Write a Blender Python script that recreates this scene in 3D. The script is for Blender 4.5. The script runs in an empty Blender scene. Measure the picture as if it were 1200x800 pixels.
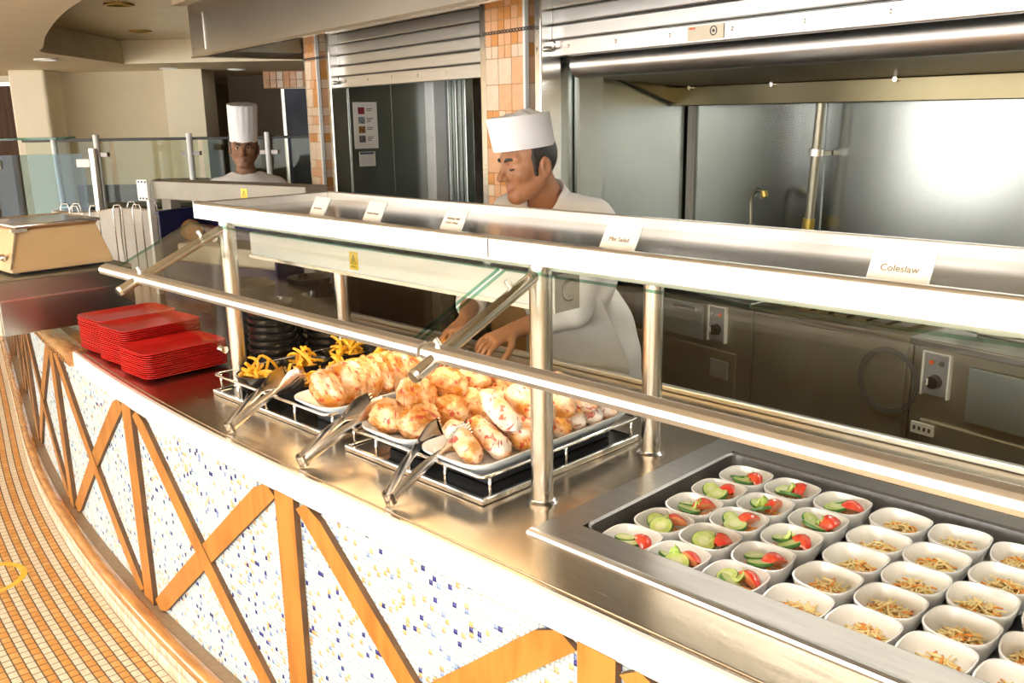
import bpy, bmesh, math, random
import numpy as np
from mathutils import Vector, Matrix, noise as mnoise

random.seed(7); rng = np.random.default_rng(7)
SC = bpy.context.scene
COL = SC.collection
PI = math.pi
R_ = math.radians

# ------------------------------------------------------------------ camera
CAM_H = 1.77
FPX = 1074.4                                   # focal length in pixels of a 1200 px wide frame
_P, _YAW, _ROLL = R_(14.0), R_(44.66), R_(-0.925)
_cp, _sp, _cy, _sy = math.cos(_P), math.sin(_P), math.cos(_YAW), math.sin(_YAW)
_r0 = Vector((_cy, _sy, 0)); _fh = Vector((-_sy, _cy, 0)); _up = Vector((0, 0, 1))
_fw = _fh*_cp - _up*_sp; _d0 = -(_fh*_sp + _up*_cp)
_rt = _r0*math.cos(_ROLL) - _d0*math.sin(_ROLL); _dn = _r0*math.sin(_ROLL) + _d0*math.cos(_ROLL)
cam_data = bpy.data.cameras.new('camera'); cam = bpy.data.objects.new('camera', cam_data); COL.objects.link(cam)
M = Matrix.Identity(4)
for i in range(3):
    M[i][0], M[i][1], M[i][2] = _rt[i], -_dn[i], -_fw[i]
M[2][3] = CAM_H
cam.matrix_world = M
cam_data.sensor_width = 36.0; cam_data.lens = FPX/1200*36; cam_data.clip_start = 0.05
SC.camera = cam

# ------------------------------------------------------------------ world, exposure, big lights
SC.view_settings.view_transform = 'Standard'; SC.view_settings.look = 'None'
SC.view_settings.exposure = 0.32; SC.view_settings.gamma = 1.0
SC.view_settings.use_curve_mapping = False
try:
    SC.cycles.use_denoising = True
    SC.cycles.max_bounces = 8; SC.cycles.transparent_max_bounces = 16
    SC.cycles.caustics_reflective = False; SC.cycles.caustics_refractive = False
    SC.cycles.sample_clamp_indirect = 6.0
except Exception:
    pass
world = bpy.data.worlds.new('world'); SC.world = world; world.use_nodes = True
wn = world.node_tree.nodes; wl = world.node_tree.links
bg = wn['Background']; bg.inputs['Color'].default_value = (1.0, 0.985, 0.95, 1); bg.inputs['Strength'].default_value = 8.0

def area_light(name, loc, rot, sx, sy, power, color=(1, 1, 1)):
    d = bpy.data.lights.new(name, 'AREA'); d.shape = 'RECTANGLE'; d.size = sx; d.size_y = sy
    d.energy = power; d.color = color
    o = bpy.data.objects.new(name, d); COL.objects.link(o); o.location = loc; o.rotation_euler = rot
    return o

# ------------------------------------------------------------------ materials
MATS = {}
def _n(nt, t, **kw):
    n = nt.nodes.new(t)
    for k, v in kw.items():
        if hasattr(n, k): setattr(n, k, v)
    return n
def pm(name, c1, c2=None, scale=20.0, rough=0.5, metal=0.0, bump=0.0, bscale=None, coat=0.0, spec=None,
       stretch=None, detail=3.0, lo=0.35, hi=0.65, sss=0.0, emit=None, estr=0.0, rvar=0.0, alpha=None, trans=0.0):
    m = bpy.data.materials.new(name); m.use_nodes = True; nt = m.node_tree
    b = nt.nodes['Principled BSDF']
    b.inputs['Roughness'].default_value = rough; b.inputs['Metallic'].default_value = metal
    if coat: b.inputs['Coat Weight'].default_value = coat; b.inputs['Coat Roughness'].default_value = 0.08
    if spec is not None: b.inputs['Specular IOR Level'].default_value = spec
    if sss:
        b.inputs['Subsurface Weight'].default_value = sss
        b.inputs['Subsurface Radius'].default_value = (0.01, 0.004, 0.002); b.inputs['Subsurface Scale'].default_value = 1.0
    if emit is not None:
        b.inputs['Emission Color'].default_value = (*emit, 1); b.inputs['Emission Strength'].default_value = estr
    if trans: b.inputs['Transmission Weight'].default_value = trans
    tc = _n(nt, 'ShaderNodeTexCoord'); vec = tc.outputs['Object']
    if stretch:
        mp = _n(nt, 'ShaderNodeMapping'); mp.inputs['Scale'].default_value = stretch
        nt.links.new(vec, mp.inputs['Vector']); vec = mp.outputs['Vector']
    nz = _n(nt, 'ShaderNodeTexNoise'); nz.inputs['Scale'].default_value = scale; nz.inputs['Detail'].default_value = detail
    nt.links.new(vec, nz.inputs['Vector'])
    rp = _n(nt, 'ShaderNodeValToRGB'); rp.color_ramp.interpolation = 'EASE'; rp.color_ramp.elements[0].position = lo; rp.color_ramp.elements[1].position = hi
    if metal == 1: rp.color_ramp.elements[0].position = 0.15; rp.color_ramp.elements[1].position = 0.85
    c2 = c2 or tuple(min(1, c*0.93) for c in c1)
    rp.color_ramp.elements[0].color = (*c1, 1); rp.color_ramp.elements[1].color = (*c2, 1)
    nt.links.new(nz.outputs['Fac'], rp.inputs['Fac']); nt.links.new(rp.outputs['Color'], b.inputs['Base Color'])
    if rvar:
        mr = _n(nt, 'ShaderNodeMapRange'); mr.inputs['To Min'].default_value = max(0.02, rough-rvar); mr.inputs['To Max'].default_value = rough+rvar
        nt.links.new(nz.outputs['Fac'], mr.inputs['Value']); nt.links.new(mr.outputs['Result'], b.inputs['Roughness'])
    if bump:
        bp = _n(nt, 'ShaderNodeBump'); bp.inputs['Strength'].default_value = bump; bp.inputs['Distance'].default_value = 0.004
        if bscale:
            n2 = _n(nt, 'ShaderNodeTexNoise'); n2.inputs['Scale'].default_value = bscale; n2.inputs['Detail'].default_value = 4
            nt.links.new(vec, n2.inputs['Vector']); nt.links.new(n2.outputs['Fac'], bp.inputs['Height'])
        else: nt.links.new(nz.outputs['Fac'], bp.inputs['Height'])
        nt.links.new(bp.outputs['Normal'], b.inputs['Normal'])
    MATS[name] = m
    return m

pm('steel_top', (0.56, 0.47, 0.36), (0.47, 0.39, 0.29), scale=6, rough=0.24, metal=1, stretch=(1, 14, 14), rvar=0.07, bump=0.015, bscale=60)
pm('steel_edge', (0.86, 0.85, 0.83), (0.80, 0.79, 0.77), scale=5, rough=0.34, metal=1, stretch=(1, 8, 8), rvar=0.05)
pm('steel_wall', (0.45, 0.47, 0.45), (0.37, 0.39, 0.37), scale=1.6, rough=0.27, metal=1, detail=1)
pm('steel_dark', (0.36, 0.335, 0.26), (0.29, 0.27, 0.20), scale=4, rough=0.36, metal=0.72)
pm('steel_hood', (0.30, 0.255, 0.155), (0.23, 0.19, 0.11), scale=3, rough=0.36, metal=1)
pm('steel_slat', (0.74, 0.73, 0.71), (0.63, 0.62, 0.60), scale=3, rough=0.32, metal=1, stretch=(1, 6, 20), rvar=0.06)
pm('steel_bright', (0.80, 0.79, 0.77), (0.72, 0.71, 0.69), scale=9, rough=0.2, metal=1, rvar=0.05)
pm('steel_post', (0.74, 0.72, 0.68), (0.64, 0.62, 0.58), scale=12, rough=0.22, metal=1, stretch=(6, 6, 0.6), rvar=0.06)
pm('steel_drawer', (0.40, 0.44, 0.41), (0.33, 0.37, 0.34), scale=3, rough=0.34, metal=0.65)
pm('band_white', (0.88, 0.87, 0.84), (0.83, 0.82, 0.79), scale=5, rough=0.38, metal=0.25, stretch=(1, 8, 8))
pm('steel_shelf', (0.19, 0.155, 0.115), (0.14, 0.115, 0.085), scale=3, rough=0.16, metal=1, stretch=(1, 6, 6), rvar=0.05)
pm('steel_well', (0.34, 0.33, 0.32), (0.42, 0.41, 0.40), scale=90, rough=0.4, metal=1, bump=0.08)
pm('steel_well_rim', (0.42, 0.40, 0.37), (0.36, 0.34, 0.31), scale=8, rough=0.3, metal=1, stretch=(1, 10, 10), rvar=0.05)
pm('chrome', (0.85, 0.83, 0.80), (0.78, 0.76, 0.73), scale=10, rough=0.12, metal=1)
pm('tong_steel', (0.74, 0.70, 0.66), (0.62, 0.58, 0.54), scale=25, rough=0.26, metal=1)
pm('galv', (0.80, 0.77, 0.71), (0.62, 0.58, 0.52), scale=1.2, rough=0.30, metal=1, detail=1)
pm('white_enamel', (0.93, 0.94, 0.92), (0.86, 0.88, 0.87), scale=9, rough=0.35, lo=0.3, hi=0.7)
pm('gantry_grey', (0.34, 0.31, 0.25), (0.30, 0.27, 0.215), scale=5, rough=0.5)
pm('wood_orange', (0.54, 0.225, 0.042), (0.42, 0.155, 0.024), scale=9, rough=0.38, stretch=(3, 3, 0.5), detail=6, coat=0.3, bump=0.05)
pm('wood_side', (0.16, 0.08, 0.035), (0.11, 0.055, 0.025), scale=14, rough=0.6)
pm('wood_rail', (0.58, 0.27, 0.08), (0.40, 0.17, 0.05), scale=7, rough=0.22, stretch=(1, 6, 6), detail=6, coat=0.7)
pm('grout_pale', (0.74, 0.80, 0.80), (0.66, 0.73, 0.73), scale=60, rough=0.8)
pm('mos_white', (0.82, 0.86, 0.85), (0.72, 0.82, 0.84), scale=50, rough=0.25)
pm('mos_pale', (0.52, 0.73, 0.80), (0.66, 0.82, 0.86), scale=50, rough=0.25)
pm('mos_blue', (0.035, 0.04, 0.22), (0.06, 0.07, 0.30), scale=60, rough=0.22)
pm('mos_mid', (0.25, 0.34, 0.62), (0.32, 0.42, 0.68), scale=60, rough=0.25)
pm('mos_orange', (0.78, 0.40, 0.16), (0.84, 0.52, 0.27), scale=40, rough=0.28)
pm('tile_cream', (0.80, 0.70, 0.56), (0.72, 0.61, 0.47), scale=35, rough=0.42)
pm('tile_cream2', (0.72, 0.59, 0.44), (0.80, 0.68, 0.53), scale=35, rough=0.42)
pm('tile_orange', (0.68, 0.33, 0.085), (0.60, 0.27, 0.065), scale=35, rough=0.42)
pm('tile_orange2', (0.72, 0.40, 0.14), (0.66, 0.32, 0.09), scale=35, rough=0.42)
pm('floor_grout', (0.16, 0.115, 0.075), (0.12, 0.09, 0.06), scale=50, rough=0.85)
pm('kick_tile', (0.86, 0.77, 0.64), (0.80, 0.69, 0.55), scale=30, rough=0.3)
pm('kick_peach', (0.78, 0.55, 0.36), (0.84, 0.62, 0.42), scale=30, rough=0.3)
pm('kick_grout', (0.42, 0.30, 0.20), (0.38, 0.27, 0.18), scale=50, rough=0.85)
pm('col_cream', (0.84, 0.67, 0.50), (0.80, 0.60, 0.42), scale=20, rough=0.3)
pm('col_peach', (0.80, 0.46, 0.26), (0.76, 0.40, 0.20), scale=20, rough=0.3)
pm('col_orange', (0.72, 0.33, 0.10), (0.66, 0.28, 0.07), scale=20, rough=0.3)
pm('col_grout', (0.55, 0.32, 0.15), (0.50, 0.28, 0.12), scale=50, rough=0.8)
pm('ceramic', (0.90, 0.89, 0.87), (0.86, 0.85, 0.83), scale=12, rough=0.16, coat=0.4)
pm('melamine', (0.80, 0.84, 0.86), (0.75, 0.80, 0.83), scale=12, rough=0.22, coat=0.3)
pm('red_plastic', (0.66, 0.022, 0.018), (0.58, 0.018, 0.015), scale=8, rough=0.28, coat=0.15)
pm('black_plastic', (0.016, 0.015, 0.015), (0.022, 0.02, 0.019), scale=15, rough=0.18, coat=0.4)
pm('black_matt', (0.02, 0.022, 0.026), (0.028, 0.03, 0.035), scale=20, rough=0.45)
pm('beige_wall', (0.68, 0.59, 0.42), (0.65, 0.56, 0.395), scale=3, rough=0.75)
pm('beige_wall_pale', (0.80, 0.72, 0.55), (0.77, 0.69, 0.52), scale=3, rough=0.7)
pm('brown_wall', (0.26, 0.205, 0.14), (0.235, 0.185, 0.125), scale=3, rough=0.7)
pm('ceiling_paint', (0.86, 0.75, 0.54), (0.82, 0.71, 0.50), scale=3, rough=0.65)
pm('ceiling_gloss', (0.76, 0.64, 0.40), (0.72, 0.60, 0.37), scale=2, rough=0.25)
pm('room_paint', (0.72, 0.68, 0.60), (0.69, 0.65, 0.57), scale=3, rough=0.7)
pm('hall_floor', (0.60, 0.44, 0.26), (0.55, 0.39, 0.22), scale=30, rough=0.5)
pm('kitchen_floor', (0.28, 0.20, 0.15), (0.24, 0.17, 0.12), scale=20, rough=0.55)
pm('dark_wood', (0.055, 0.028, 0.016), (0.085, 0.045, 0.026), scale=6, rough=0.65, spec=0.2, stretch=(8, 8, 0.5), detail=6)
pm('plate_white', (0.86, 0.86, 0.83), (0.82, 0.82, 0.79), scale=8, rough=0.4)
pm('case_beige', (0.66, 0.47, 0.26), (0.62, 0.43, 0.23), scale=6, rough=0.38, coat=0.2)
pm('case_brown', (0.30, 0.14, 0.05), (0.22, 0.10, 0.035), scale=8, rough=0.18, coat=0.6)
pm('paper', (0.94, 0.90, 0.83), (0.88, 0.83, 0.75), scale=9, rough=0.75, bump=0.25, bscale=16)
pm('card', (0.72, 0.67, 0.59), (0.70, 0.65, 0.57), scale=6, rough=0.45)
pm('acrylic', (0.86, 0.87, 0.86), (0.82, 0.83, 0.82), scale=6, rough=0.12)
pm('ink_brown', (0.20, 0.13, 0.07), (0.24, 0.16, 0.09), scale=30, rough=0.6)
pm('ink_pale', (0.62, 0.62, 0.63), (0.58, 0.58, 0.6), scale=30, rough=0.6)
pm('ink_dark', (0.05, 0.05, 0.055), (0.07, 0.07, 0.075), scale=30, rough=0.6)
pm('yellow_sticker', (0.86, 0.62, 0.03), (0.82, 0.57, 0.02), scale=20, rough=0.4)
pm('yellow_paint', (0.80, 0.50, 0.04), (0.86, 0.60, 0.10), scale=14, rough=0.5)
pm('print_red', (0.22, 0.02, 0.03), (0.14, 0.015, 0.02), scale=90, rough=0.4)
pm('print_blue', (0.03, 0.05, 0.07), (0.30, 0.36, 0.40), scale=120, rough=0.4)
pm('print_amber', (0.35, 0.14, 0.03), (0.10, 0.04, 0.02), scale=120, rough=0.4)
pm('print_black', (0.04, 0.035, 0.035), (0.16, 0.14, 0.13), scale=150, rough=0.4)
pm('print_navy', (0.02, 0.04, 0.10), (0.03, 0.05, 0.12), scale=50, rough=0.4)
pm('panel_grey', (0.36, 0.37, 0.36), (0.33, 0.34, 0.33), scale=20, rough=0.4, metal=0.4)
pm('panel_white', (0.80, 0.78, 0.70), (0.76, 0.74, 0.66), scale=10, rough=0.4)
pm('indicator_red', (0.75, 0.12, 0.03), (0.65, 0.10, 0.02), scale=20, rough=0.25)
pm('indicator_off', (0.10, 0.10, 0.07), (0.12, 0.12, 0.08), scale=20, rough=0.25)
pm('cloth_white', (0.86, 0.85, 0.83), (0.82, 0.81, 0.79), scale=14, rough=0.85, bump=0.25, bscale=30)
pm('hat_white', (0.86, 0.86, 0.88), (0.83, 0.83, 0.85), scale=10, rough=0.8)
pm('trousers', (0.10, 0.10, 0.11), (0.07, 0.07, 0.08), scale=40, rough=0.85)
pm('shoe', (0.02, 0.02, 0.02), (0.03, 0.03, 0.03), scale=20, rough=0.4)
pm('skin_light', (0.43, 0.205, 0.105), (0.37, 0.17, 0.085), scale=28, rough=0.48, sss=0.08, bump=0.05, bscale=160)
pm('skin_dark', (0.27, 0.125, 0.065), (0.23, 0.105, 0.052), scale=28, rough=0.48, sss=0.06, bump=0.04, bscale=140)
pm('lip', (0.42, 0.18, 0.115), (0.36, 0.15, 0.095), scale=40, rough=0.45)
pm('lip_dark', (0.24, 0.10, 0.065), (0.21, 0.085, 0.055), scale=40, rough=0.45)
pm('hair', (0.012, 0.010, 0.009), (0.025, 0.02, 0.016), scale=120, rough=0.5, stretch=(3, 3, 0.6), bump=0.3)
pm('eye_white', (0.75, 0.72, 0.68), (0.72, 0.69, 0.65), scale=30, rough=0.2)
pm('eye_dark', (0.02, 0.012, 0.008), (0.03, 0.018, 0.01), scale=30, rough=0.12)
pm('fry', (0.80, 0.45, 0.03), (0.68, 0.32, 0.02), scale=60, rough=0.5, lo=0.3, hi=0.75)
pm('lettuce', (0.36, 0.54, 0.08), (0.60, 0.72, 0.24), scale=35, rough=0.45)
pm('cuke_flesh', (0.62, 0.70, 0.27), (0.50, 0.62, 0.17), scale=45, rough=0.3)
pm('cuke_skin', (0.045, 0.14, 0.022), (0.08, 0.22, 0.04), scale=45, rough=0.3)
pm('cuke_seed', (0.72, 0.76, 0.42), (0.66, 0.72, 0.36), scale=60, rough=0.3)
pm('tomato', (0.66, 0.045, 0.025), (0.74, 0.12, 0.05), scale=30, rough=0.22, coat=0.3)
pm('tomato_in', (0.80, 0.20, 0.09), (0.86, 0.36, 0.16), scale=70, rough=0.25)
pm('carrot', (0.82, 0.27, 0.03), (0.86, 0.38, 0.07), scale=60, rough=0.4)
pm('cabbage', (0.92, 0.68, 0.26), (0.94, 0.78, 0.42), scale=60, rough=0.4)
pm('red_cabbage', (0.12, 0.02, 0.06), (0.20, 0.05, 0.10), scale=60, rough=0.4)
pm('blue_plastic', (0.006, 0.008, 0.055), (0.009, 0.012, 0.08), scale=10, rough=0.45)
pm('bread', (0.58, 0.33, 0.13), (0.44, 0.22, 0.07), scale=18, rough=0.6)
pm('cardboard', (0.75, 0.66, 0.52), (0.70, 0.60, 0.46), scale=10, rough=0.8)
pm('lamp_warm', (1, 0.8, 0.5), emit=(1.0, 0.72, 0.38), estr=9.0)
pm('lamp_white', (1, 0.96, 0.85), emit=(1.0, 0.93, 0.78), estr=5.0)
pm('gold_trim', (0.62, 0.45, 0.12), (0.55, 0.38, 0.08), scale=20, rough=0.3, metal=0.8)
pm('door_steel_dark', (0.10, 0.105, 0.13), (0.06, 0.063, 0.08), scale=2, rough=0.5, metal=0.6)
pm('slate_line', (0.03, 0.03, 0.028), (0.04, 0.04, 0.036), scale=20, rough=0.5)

def glass_mat(name, tint, rough=0.0, ior=1.45, boost=1.0):
    m = bpy.data.materials.new(name); m.use_nodes = True; nt = m.node_tree
    for n in list(nt.nodes): nt.nodes.remove(n)
    out = _n(nt, 'ShaderNodeOutputMaterial'); mix = _n(nt, 'ShaderNodeMixShader')
    tr = _n(nt, 'ShaderNodeBsdfTransparent'); tr.inputs['Color'].default_value = (*tint, 1)
    gl = _n(nt, 'ShaderNodeBsdfGlossy'); gl.inputs['Roughness'].default_value = rough
    lw = _n(nt, 'ShaderNodeLayerWeight'); lw.inputs['Blend'].default_value = 0.5
    pw = _n(nt, 'ShaderNodeMath', operation='POWER'); pw.inputs[1].default_value = 4.5
    ml = _n(nt, 'ShaderNodeMath', operation='MULTIPLY_ADD'); ml.inputs[1].default_value = 0.85*boost; ml.inputs[2].default_value = 0.045*boost
    nt.links.new(lw.outputs['Facing'], pw.inputs[0]); nt.links.new(pw.outputs[0], ml.inputs[0]); nt.links.new(ml.outputs[0], mix.inputs[0])
    nt.links.new(tr.outputs[0], mix.inputs[1]); nt.links.new(gl.outputs[0], mix.inputs[2]); nt.links.new(mix.outputs[0], out.inputs[0])
    MATS[name] = m
glass_mat('glass_clear', (0.95, 0.96, 0.93))
glass_mat('glass_edge', (0.25, 0.52, 0.42), rough=0.05)
glass_mat('glass_smoke', (0.80, 0.83, 0.76), boost=0.25)
glass_mat('glass_blue', (0.62, 0.72, 0.76), boost=0.35)

def wrap_mat(name, paper, food, red, foodamt=0.5, redamt=0.58):
    """translucent printed paper: cream paper, darker where the food shows through, red print strokes"""
    m = bpy.data.materials.new(name); m.use_nodes = True; nt = m.node_tree; b = nt.nodes['Principled BSDF']
    b.inputs['Roughness'].default_value = 0.33
    tc = _n(nt, 'ShaderNodeTexCoord'); oi = _n(nt, 'ShaderNodeObjectInfo')
    ad = _n(nt, 'ShaderNodeVectorMath', operation='ADD'); sc = _n(nt, 'ShaderNodeVectorMath', operation='SCALE')
    cmb = _n(nt, 'ShaderNodeCombineXYZ')
    for i in range(3): nt.links.new(oi.outputs['Random'], cmb.inputs[i])
    nt.links.new(cmb.outputs[0], sc.inputs[0]); sc.inputs['Scale'].default_value = 13.0
    nt.links.new(tc.outputs['Object'], ad.inputs[0]); nt.links.new(sc.outputs[0], ad.inputs[1])
    n1 = _n(nt, 'ShaderNodeTexNoise'); n1.inputs['Scale'].default_value = 17; n1.inputs['Detail'].default_value = 3
    nt.links.new(ad.outputs[0], n1.inputs['Vector'])
    r1 = _n(nt, 'ShaderNodeValToRGB'); r1.color_ramp.elements[0].position = foodamt-0.11; r1.color_ramp.elements[1].position = foodamt+0.13
    r1.color_ramp.elements[0].color = (*paper, 1); r1.color_ramp.elements[1].color = (*food, 1)
    e_ = r1.color_ramp.elements.new(foodamt); e_.color = (paper[0]*0.94, paper[1]*0.72, paper[2]*0.52, 1)
    nt.links.new(n1.outputs['Fac'], r1.inputs['Fac'])
    mp = _n(nt, 'ShaderNodeMapping'); mp.inputs['Scale'].default_value = (1.0, 3.2, 1.0); mp.inputs['Rotation'].default_value = (0.5, 0.4, 0.8)
    nt.links.new(ad.outputs[0], mp.inputs['Vector'])
    n2 = _n(nt, 'ShaderNodeTexNoise'); n2.inputs['Scale'].default_value = 36; n2.inputs['Detail'].default_value = 2
    nt.links.new(mp.outputs[0], n2.inputs['Vector'])
    r2 = _n(nt, 'ShaderNodeValToRGB'); r2.color_ramp.elements[0].position = redamt; r2.color_ramp.elements[1].position = redamt+0.06
    r2.color_ramp.elements[0].color = (0, 0, 0, 1); r2.color_ramp.elements[1].color = (0.85, 0.85, 0.85, 1)
    nt.links.new(n2.outputs['Fac'], r2.inputs['Fac'])
    mx = _n(nt, 'ShaderNodeMixRGB'); mx.inputs[2].default_value = (*red, 1)
    nt.links.new(r2.outputs['Color'], mx.inputs[0]); nt.links.new(r1.outputs['Color'], mx.inputs[1]); nt.links.new(mx.outputs[0], b.inputs['Base Color'])
    n3 = _n(nt, 'ShaderNodeTexNoise'); n3.inputs['Scale'].default_value = 55; n3.inputs['Detail'].default_value = 5
    nt.links.new(ad.outputs[0], n3.inputs['Vector'])
    bp = _n(nt, 'ShaderNodeBump'); bp.inputs['Strength'].default_value = 0.9; bp.inputs['Distance'].default_value = 0.009
    nt.links.new(n3.outputs['Fac'], bp.inputs['Height']); nt.links.new(bp.outputs['Normal'], b.inputs['Normal'])
    MATS[name] = m
wrap_mat('wrap_burger', (0.90, 0.78, 0.64), (0.60, 0.23, 0.03), (0.46, 0.025, 0.015), 0.45, 0.585)
wrap_mat('wrap_bun', (0.86, 0.68, 0.48), (0.52, 0.19, 0.025), (0.44, 0.03, 0.015), 0.44, 0.595)
wrap_mat('wrap_roll', (0.92, 0.82, 0.72), (0.70, 0.32, 0.07), (0.52, 0.03, 0.02), 0.52, 0.575)

# ------------------------------------------------------------------ mesh helpers
class MB:
    def __init__(s): s.v = []; s.f = []; s.m = []; s.mi = 0
    def add(s, vs, fs):
        o = len(s.v); s.v += [tuple(p) for p in vs]; s.f += [tuple(i+o for i in f) for f in fs]; s.m += [s.mi]*len(fs); return s
    def box(s, x0, x1, y0, y1, z0, z1, mat=None):
        vs = [Vector((x, y, z)) for z in (z0, z1) for y in (y0, y1) for x in (x0, x1)]
        if mat is not None: vs = [mat @ p for p in vs]
        return s.add(vs, [(0, 2, 3, 1), (4, 5, 7, 6), (0, 1, 5, 4), (2, 6, 7, 3), (0, 4, 6, 2), (1, 3, 7, 5)])
    def cyl(s, p0, p1, r0, r1=None, n=20, cap=True):
        return s.tube([p0, p1], [r0, r0 if r1 is None else r1], n, cap)
    def tube(s, pts, r, n=10, cap=True, closed=False):
        pts = [Vector(p) for p in pts]; k = len(pts)
        rs = r if isinstance(r, (list, tuple)) else [r]*k
        rings = []; ref = None
        for i, p in enumerate(pts):
            a = pts[(i-1) % k] if (i > 0 or closed) else p; b = pts[(i+1) % k] if (i < k-1 or closed) else p
            t = (b-a).normalized()
            if ref is None or abs(ref.dot(t)) > 0.98: ref = Vector((0, 0, 1)) if abs(t.z) < 0.9 else Vector((1, 0, 0))
            u = (ref - t*ref.dot(t)).normalized(); w = t.cross(u); ref = u
            rings.append([p + (u*math.cos(2*PI*j/n) + w*math.sin(2*PI*j/n))*rs[i] for j in range(n)])
        return s.loft(rings, cap=cap, closed=closed)
    def loft(s, rings, cap=True, closed=False):
        n = len(rings[0]); k = len(rings); vs = [p for r in rings for p in r]; fs = []
        for i in range(k if closed else k-1):
            a = i*n; b = ((i+1) % k)*n
            for j in range(n): fs.append((a+j, a+(j+1) % n, b+(j+1) % n, b+j))
        if cap and not closed: fs.append(tuple(range(n-1, -1, -1))); fs.append(tuple(range((k-1)*n, k*n)))
        return s.add(vs, fs)
    def lathe(s, prof, n=32, c=(0, 0, 0)):
        rings = [[(c[0]+r*math.cos(2*PI*j/n), c[1]+r*math.sin(2*PI*j/n), c[2]+z) for j in range(n)] for r, z in prof]
        return s.loft(rings, cap=False)
    def prism(s, poly, z0, z1):
        n = len(poly); vs = [(x, y, z0) for x, y in poly] + [(x, y, z1) for x, y in poly]
        return s.add(vs, [tuple(range(n-1, -1, -1)), tuple(range(n, 2*n))] + [(i, (i+1) % n, n+(i+1) % n, n+i) for i in range(n)])
    def extrude(s, poly, axis, a0, a1):
        """poly in the plane across axis ('x': (y,z); 'y': (x,z))"""
        P = (lambda p, a: (a, p[0], p[1])) if axis == 'x' else (lambda p, a: (p[0], a, p[1]))
        n = len(poly); vs = [P(p, a0) for p in poly] + [P(p, a1) for p in poly]
        return s.add(vs, [tuple(range(n-1, -1, -1)), tuple(range(n, 2*n))] + [(i, (i+1) % n, n+(i+1) % n, n+i) for i in range(n)])
    def xf(s, mat): s.v = [tuple(mat @ Vector(p)) for p in s.v]; return s

def mesh(name, mb, mats, smooth=False, fix=True):
    me = bpy.data.meshes.new(name); me.from_pydata(mb.v, [], mb.f)
    for m in ([mats] if isinstance(mats, str) else mats): me.materials.append(MATS[m])
    me.polygons.foreach_set('material_index', mb.m)
    if fix:
        bm = bmesh.new(); bm.from_mesh(me); bmesh.ops.recalc_face_normals(bm, faces=bm.faces); bm.to_mesh(me); bm.free()
    if smooth: me.polygons.foreach_set('use_smooth', [True]*len(me.polygons))
    me.update(); return me
def link(o, parent=None): COL.objects.link(o); o.parent = parent; return o
def obj(name, mb, mats, parent=None, smooth=False, bevel=0, loc=None, rot=None, seg=2, angle=None):
    o = bpy.data.objects.new(name, mesh(name, mb, mats, smooth or angle is not None)); link(o, parent)
    if loc is not None: o.location = loc
    if rot is not None: o.rotation_euler = rot
    if bevel:
        b = o.modifiers.new('bevel', 'BEVEL'); b.width = bevel; b.segments = seg; b.limit_method = 'ANGLE'; b.angle_limit = R_(40)
    if angle is not None: sharp(o.data, angle)
    return o
def sharp(me, deg):
    bm = bmesh.new(); bm.from_mesh(me)
    for e in bm.edges:
        e.smooth = len(e.link_faces) == 2 and e.calc_face_angle(0) < R_(deg)
    bm.to_mesh(me); bm.free()
def inst(name, me, parent=None, loc=(0, 0, 0), rot=(0, 0, 0), scale=None):
    o = bpy.data.objects.new(name, me); link(o, parent); o.location = loc; o.rotation_euler = rot
    if scale: o.scale = scale
    return o
def tag(o, label, cat, group=None, kind=None):
    o['label'] = label; o['category'] = cat
    if group: o['group'] = group
    if kind: o['kind'] = kind
    return o
def thing(name, label, cat, loc=(0, 0, 0), rotz=0, group=None):
    o = bpy.data.objects.new(name, None); COL.objects.link(o); o.location = loc; o.rotation_euler = (0, 0, rotz); o.empty_display_size = 0.05
    return tag(o, label, cat, group)
def struct(name, mb=None, mats=None, loc=(0, 0, 0), rotz=0, **kw):
    if mb is None:
        o = bpy.data.objects.new(name, None); COL.objects.link(o)
    else: o = obj(name, mb, mats, **kw)
    o.location = loc; o.rotation_euler = (0, 0, rotz); o['kind'] = 'structure'
    return o
def copy_tree(o, parent=None):
    c = o.copy(); COL.objects.link(c); c.parent = parent
    for ch in list(o.children): copy_tree(ch, c)
    return c
def text(body, size, mat, parent, loc, rot, name='lettering', align='CENTER', ext=0.0004):
    cu = bpy.data.curves.new(name, 'FONT'); cu.body = body; cu.size = size; cu.align_x = align; cu.align_y = 'CENTER'; cu.extrude = ext
    t = bpy.data.objects.new(name, cu); COL.objects.link(t)
    dg = bpy.context.evaluated_depsgraph_get(); dg.update()
    me = bpy.data.meshes.new_from_object(t.evaluated_get(dg)); me.materials.clear(); me.materials.append(MATS[mat])
    bpy.data.objects.remove(t); bpy.data.curves.remove(cu)
    return inst(name, me, parent, loc, rot)
def rrect(w, d, r, n=5):
    """rounded rectangle outline centred on 0"""
    out = []
    for cx, cy, a0 in ((w/2-r, d/2-r, 0), (-w/2+r, d/2-r, 90), (-w/2+r, -d/2+r, 180), (w/2-r, -d/2+r, 270)):
        for i in range(n+1):
            a = R_(a0+90*i/n); out.append((cx+r*math.cos(a), cy+r*math.sin(a)))
    return out
def ring_loft(mb, levels, n=5, cap_last=True):
    """levels: (w, d, r, z)"""
    rings = [[(x, y, z) for x, y in rrect(w, d, r, n)] for w, d, r, z in levels]
    k = len(rings[0]); vs = [p for q in rings for p in q]; fs = []
    for i in range(len(rings)-1):
        for j in range(k): fs.append((i*k+j, i*k+(j+1) % k, (i+1)*k+(j+1) % k, (i+1)*k+j))
    fs.append(tuple(range(k-1, -1, -1)))
    if cap_last: fs.append(tuple(range((len(rings)-1)*k, len(rings)*k)))
    return mb.add(vs, fs)
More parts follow.
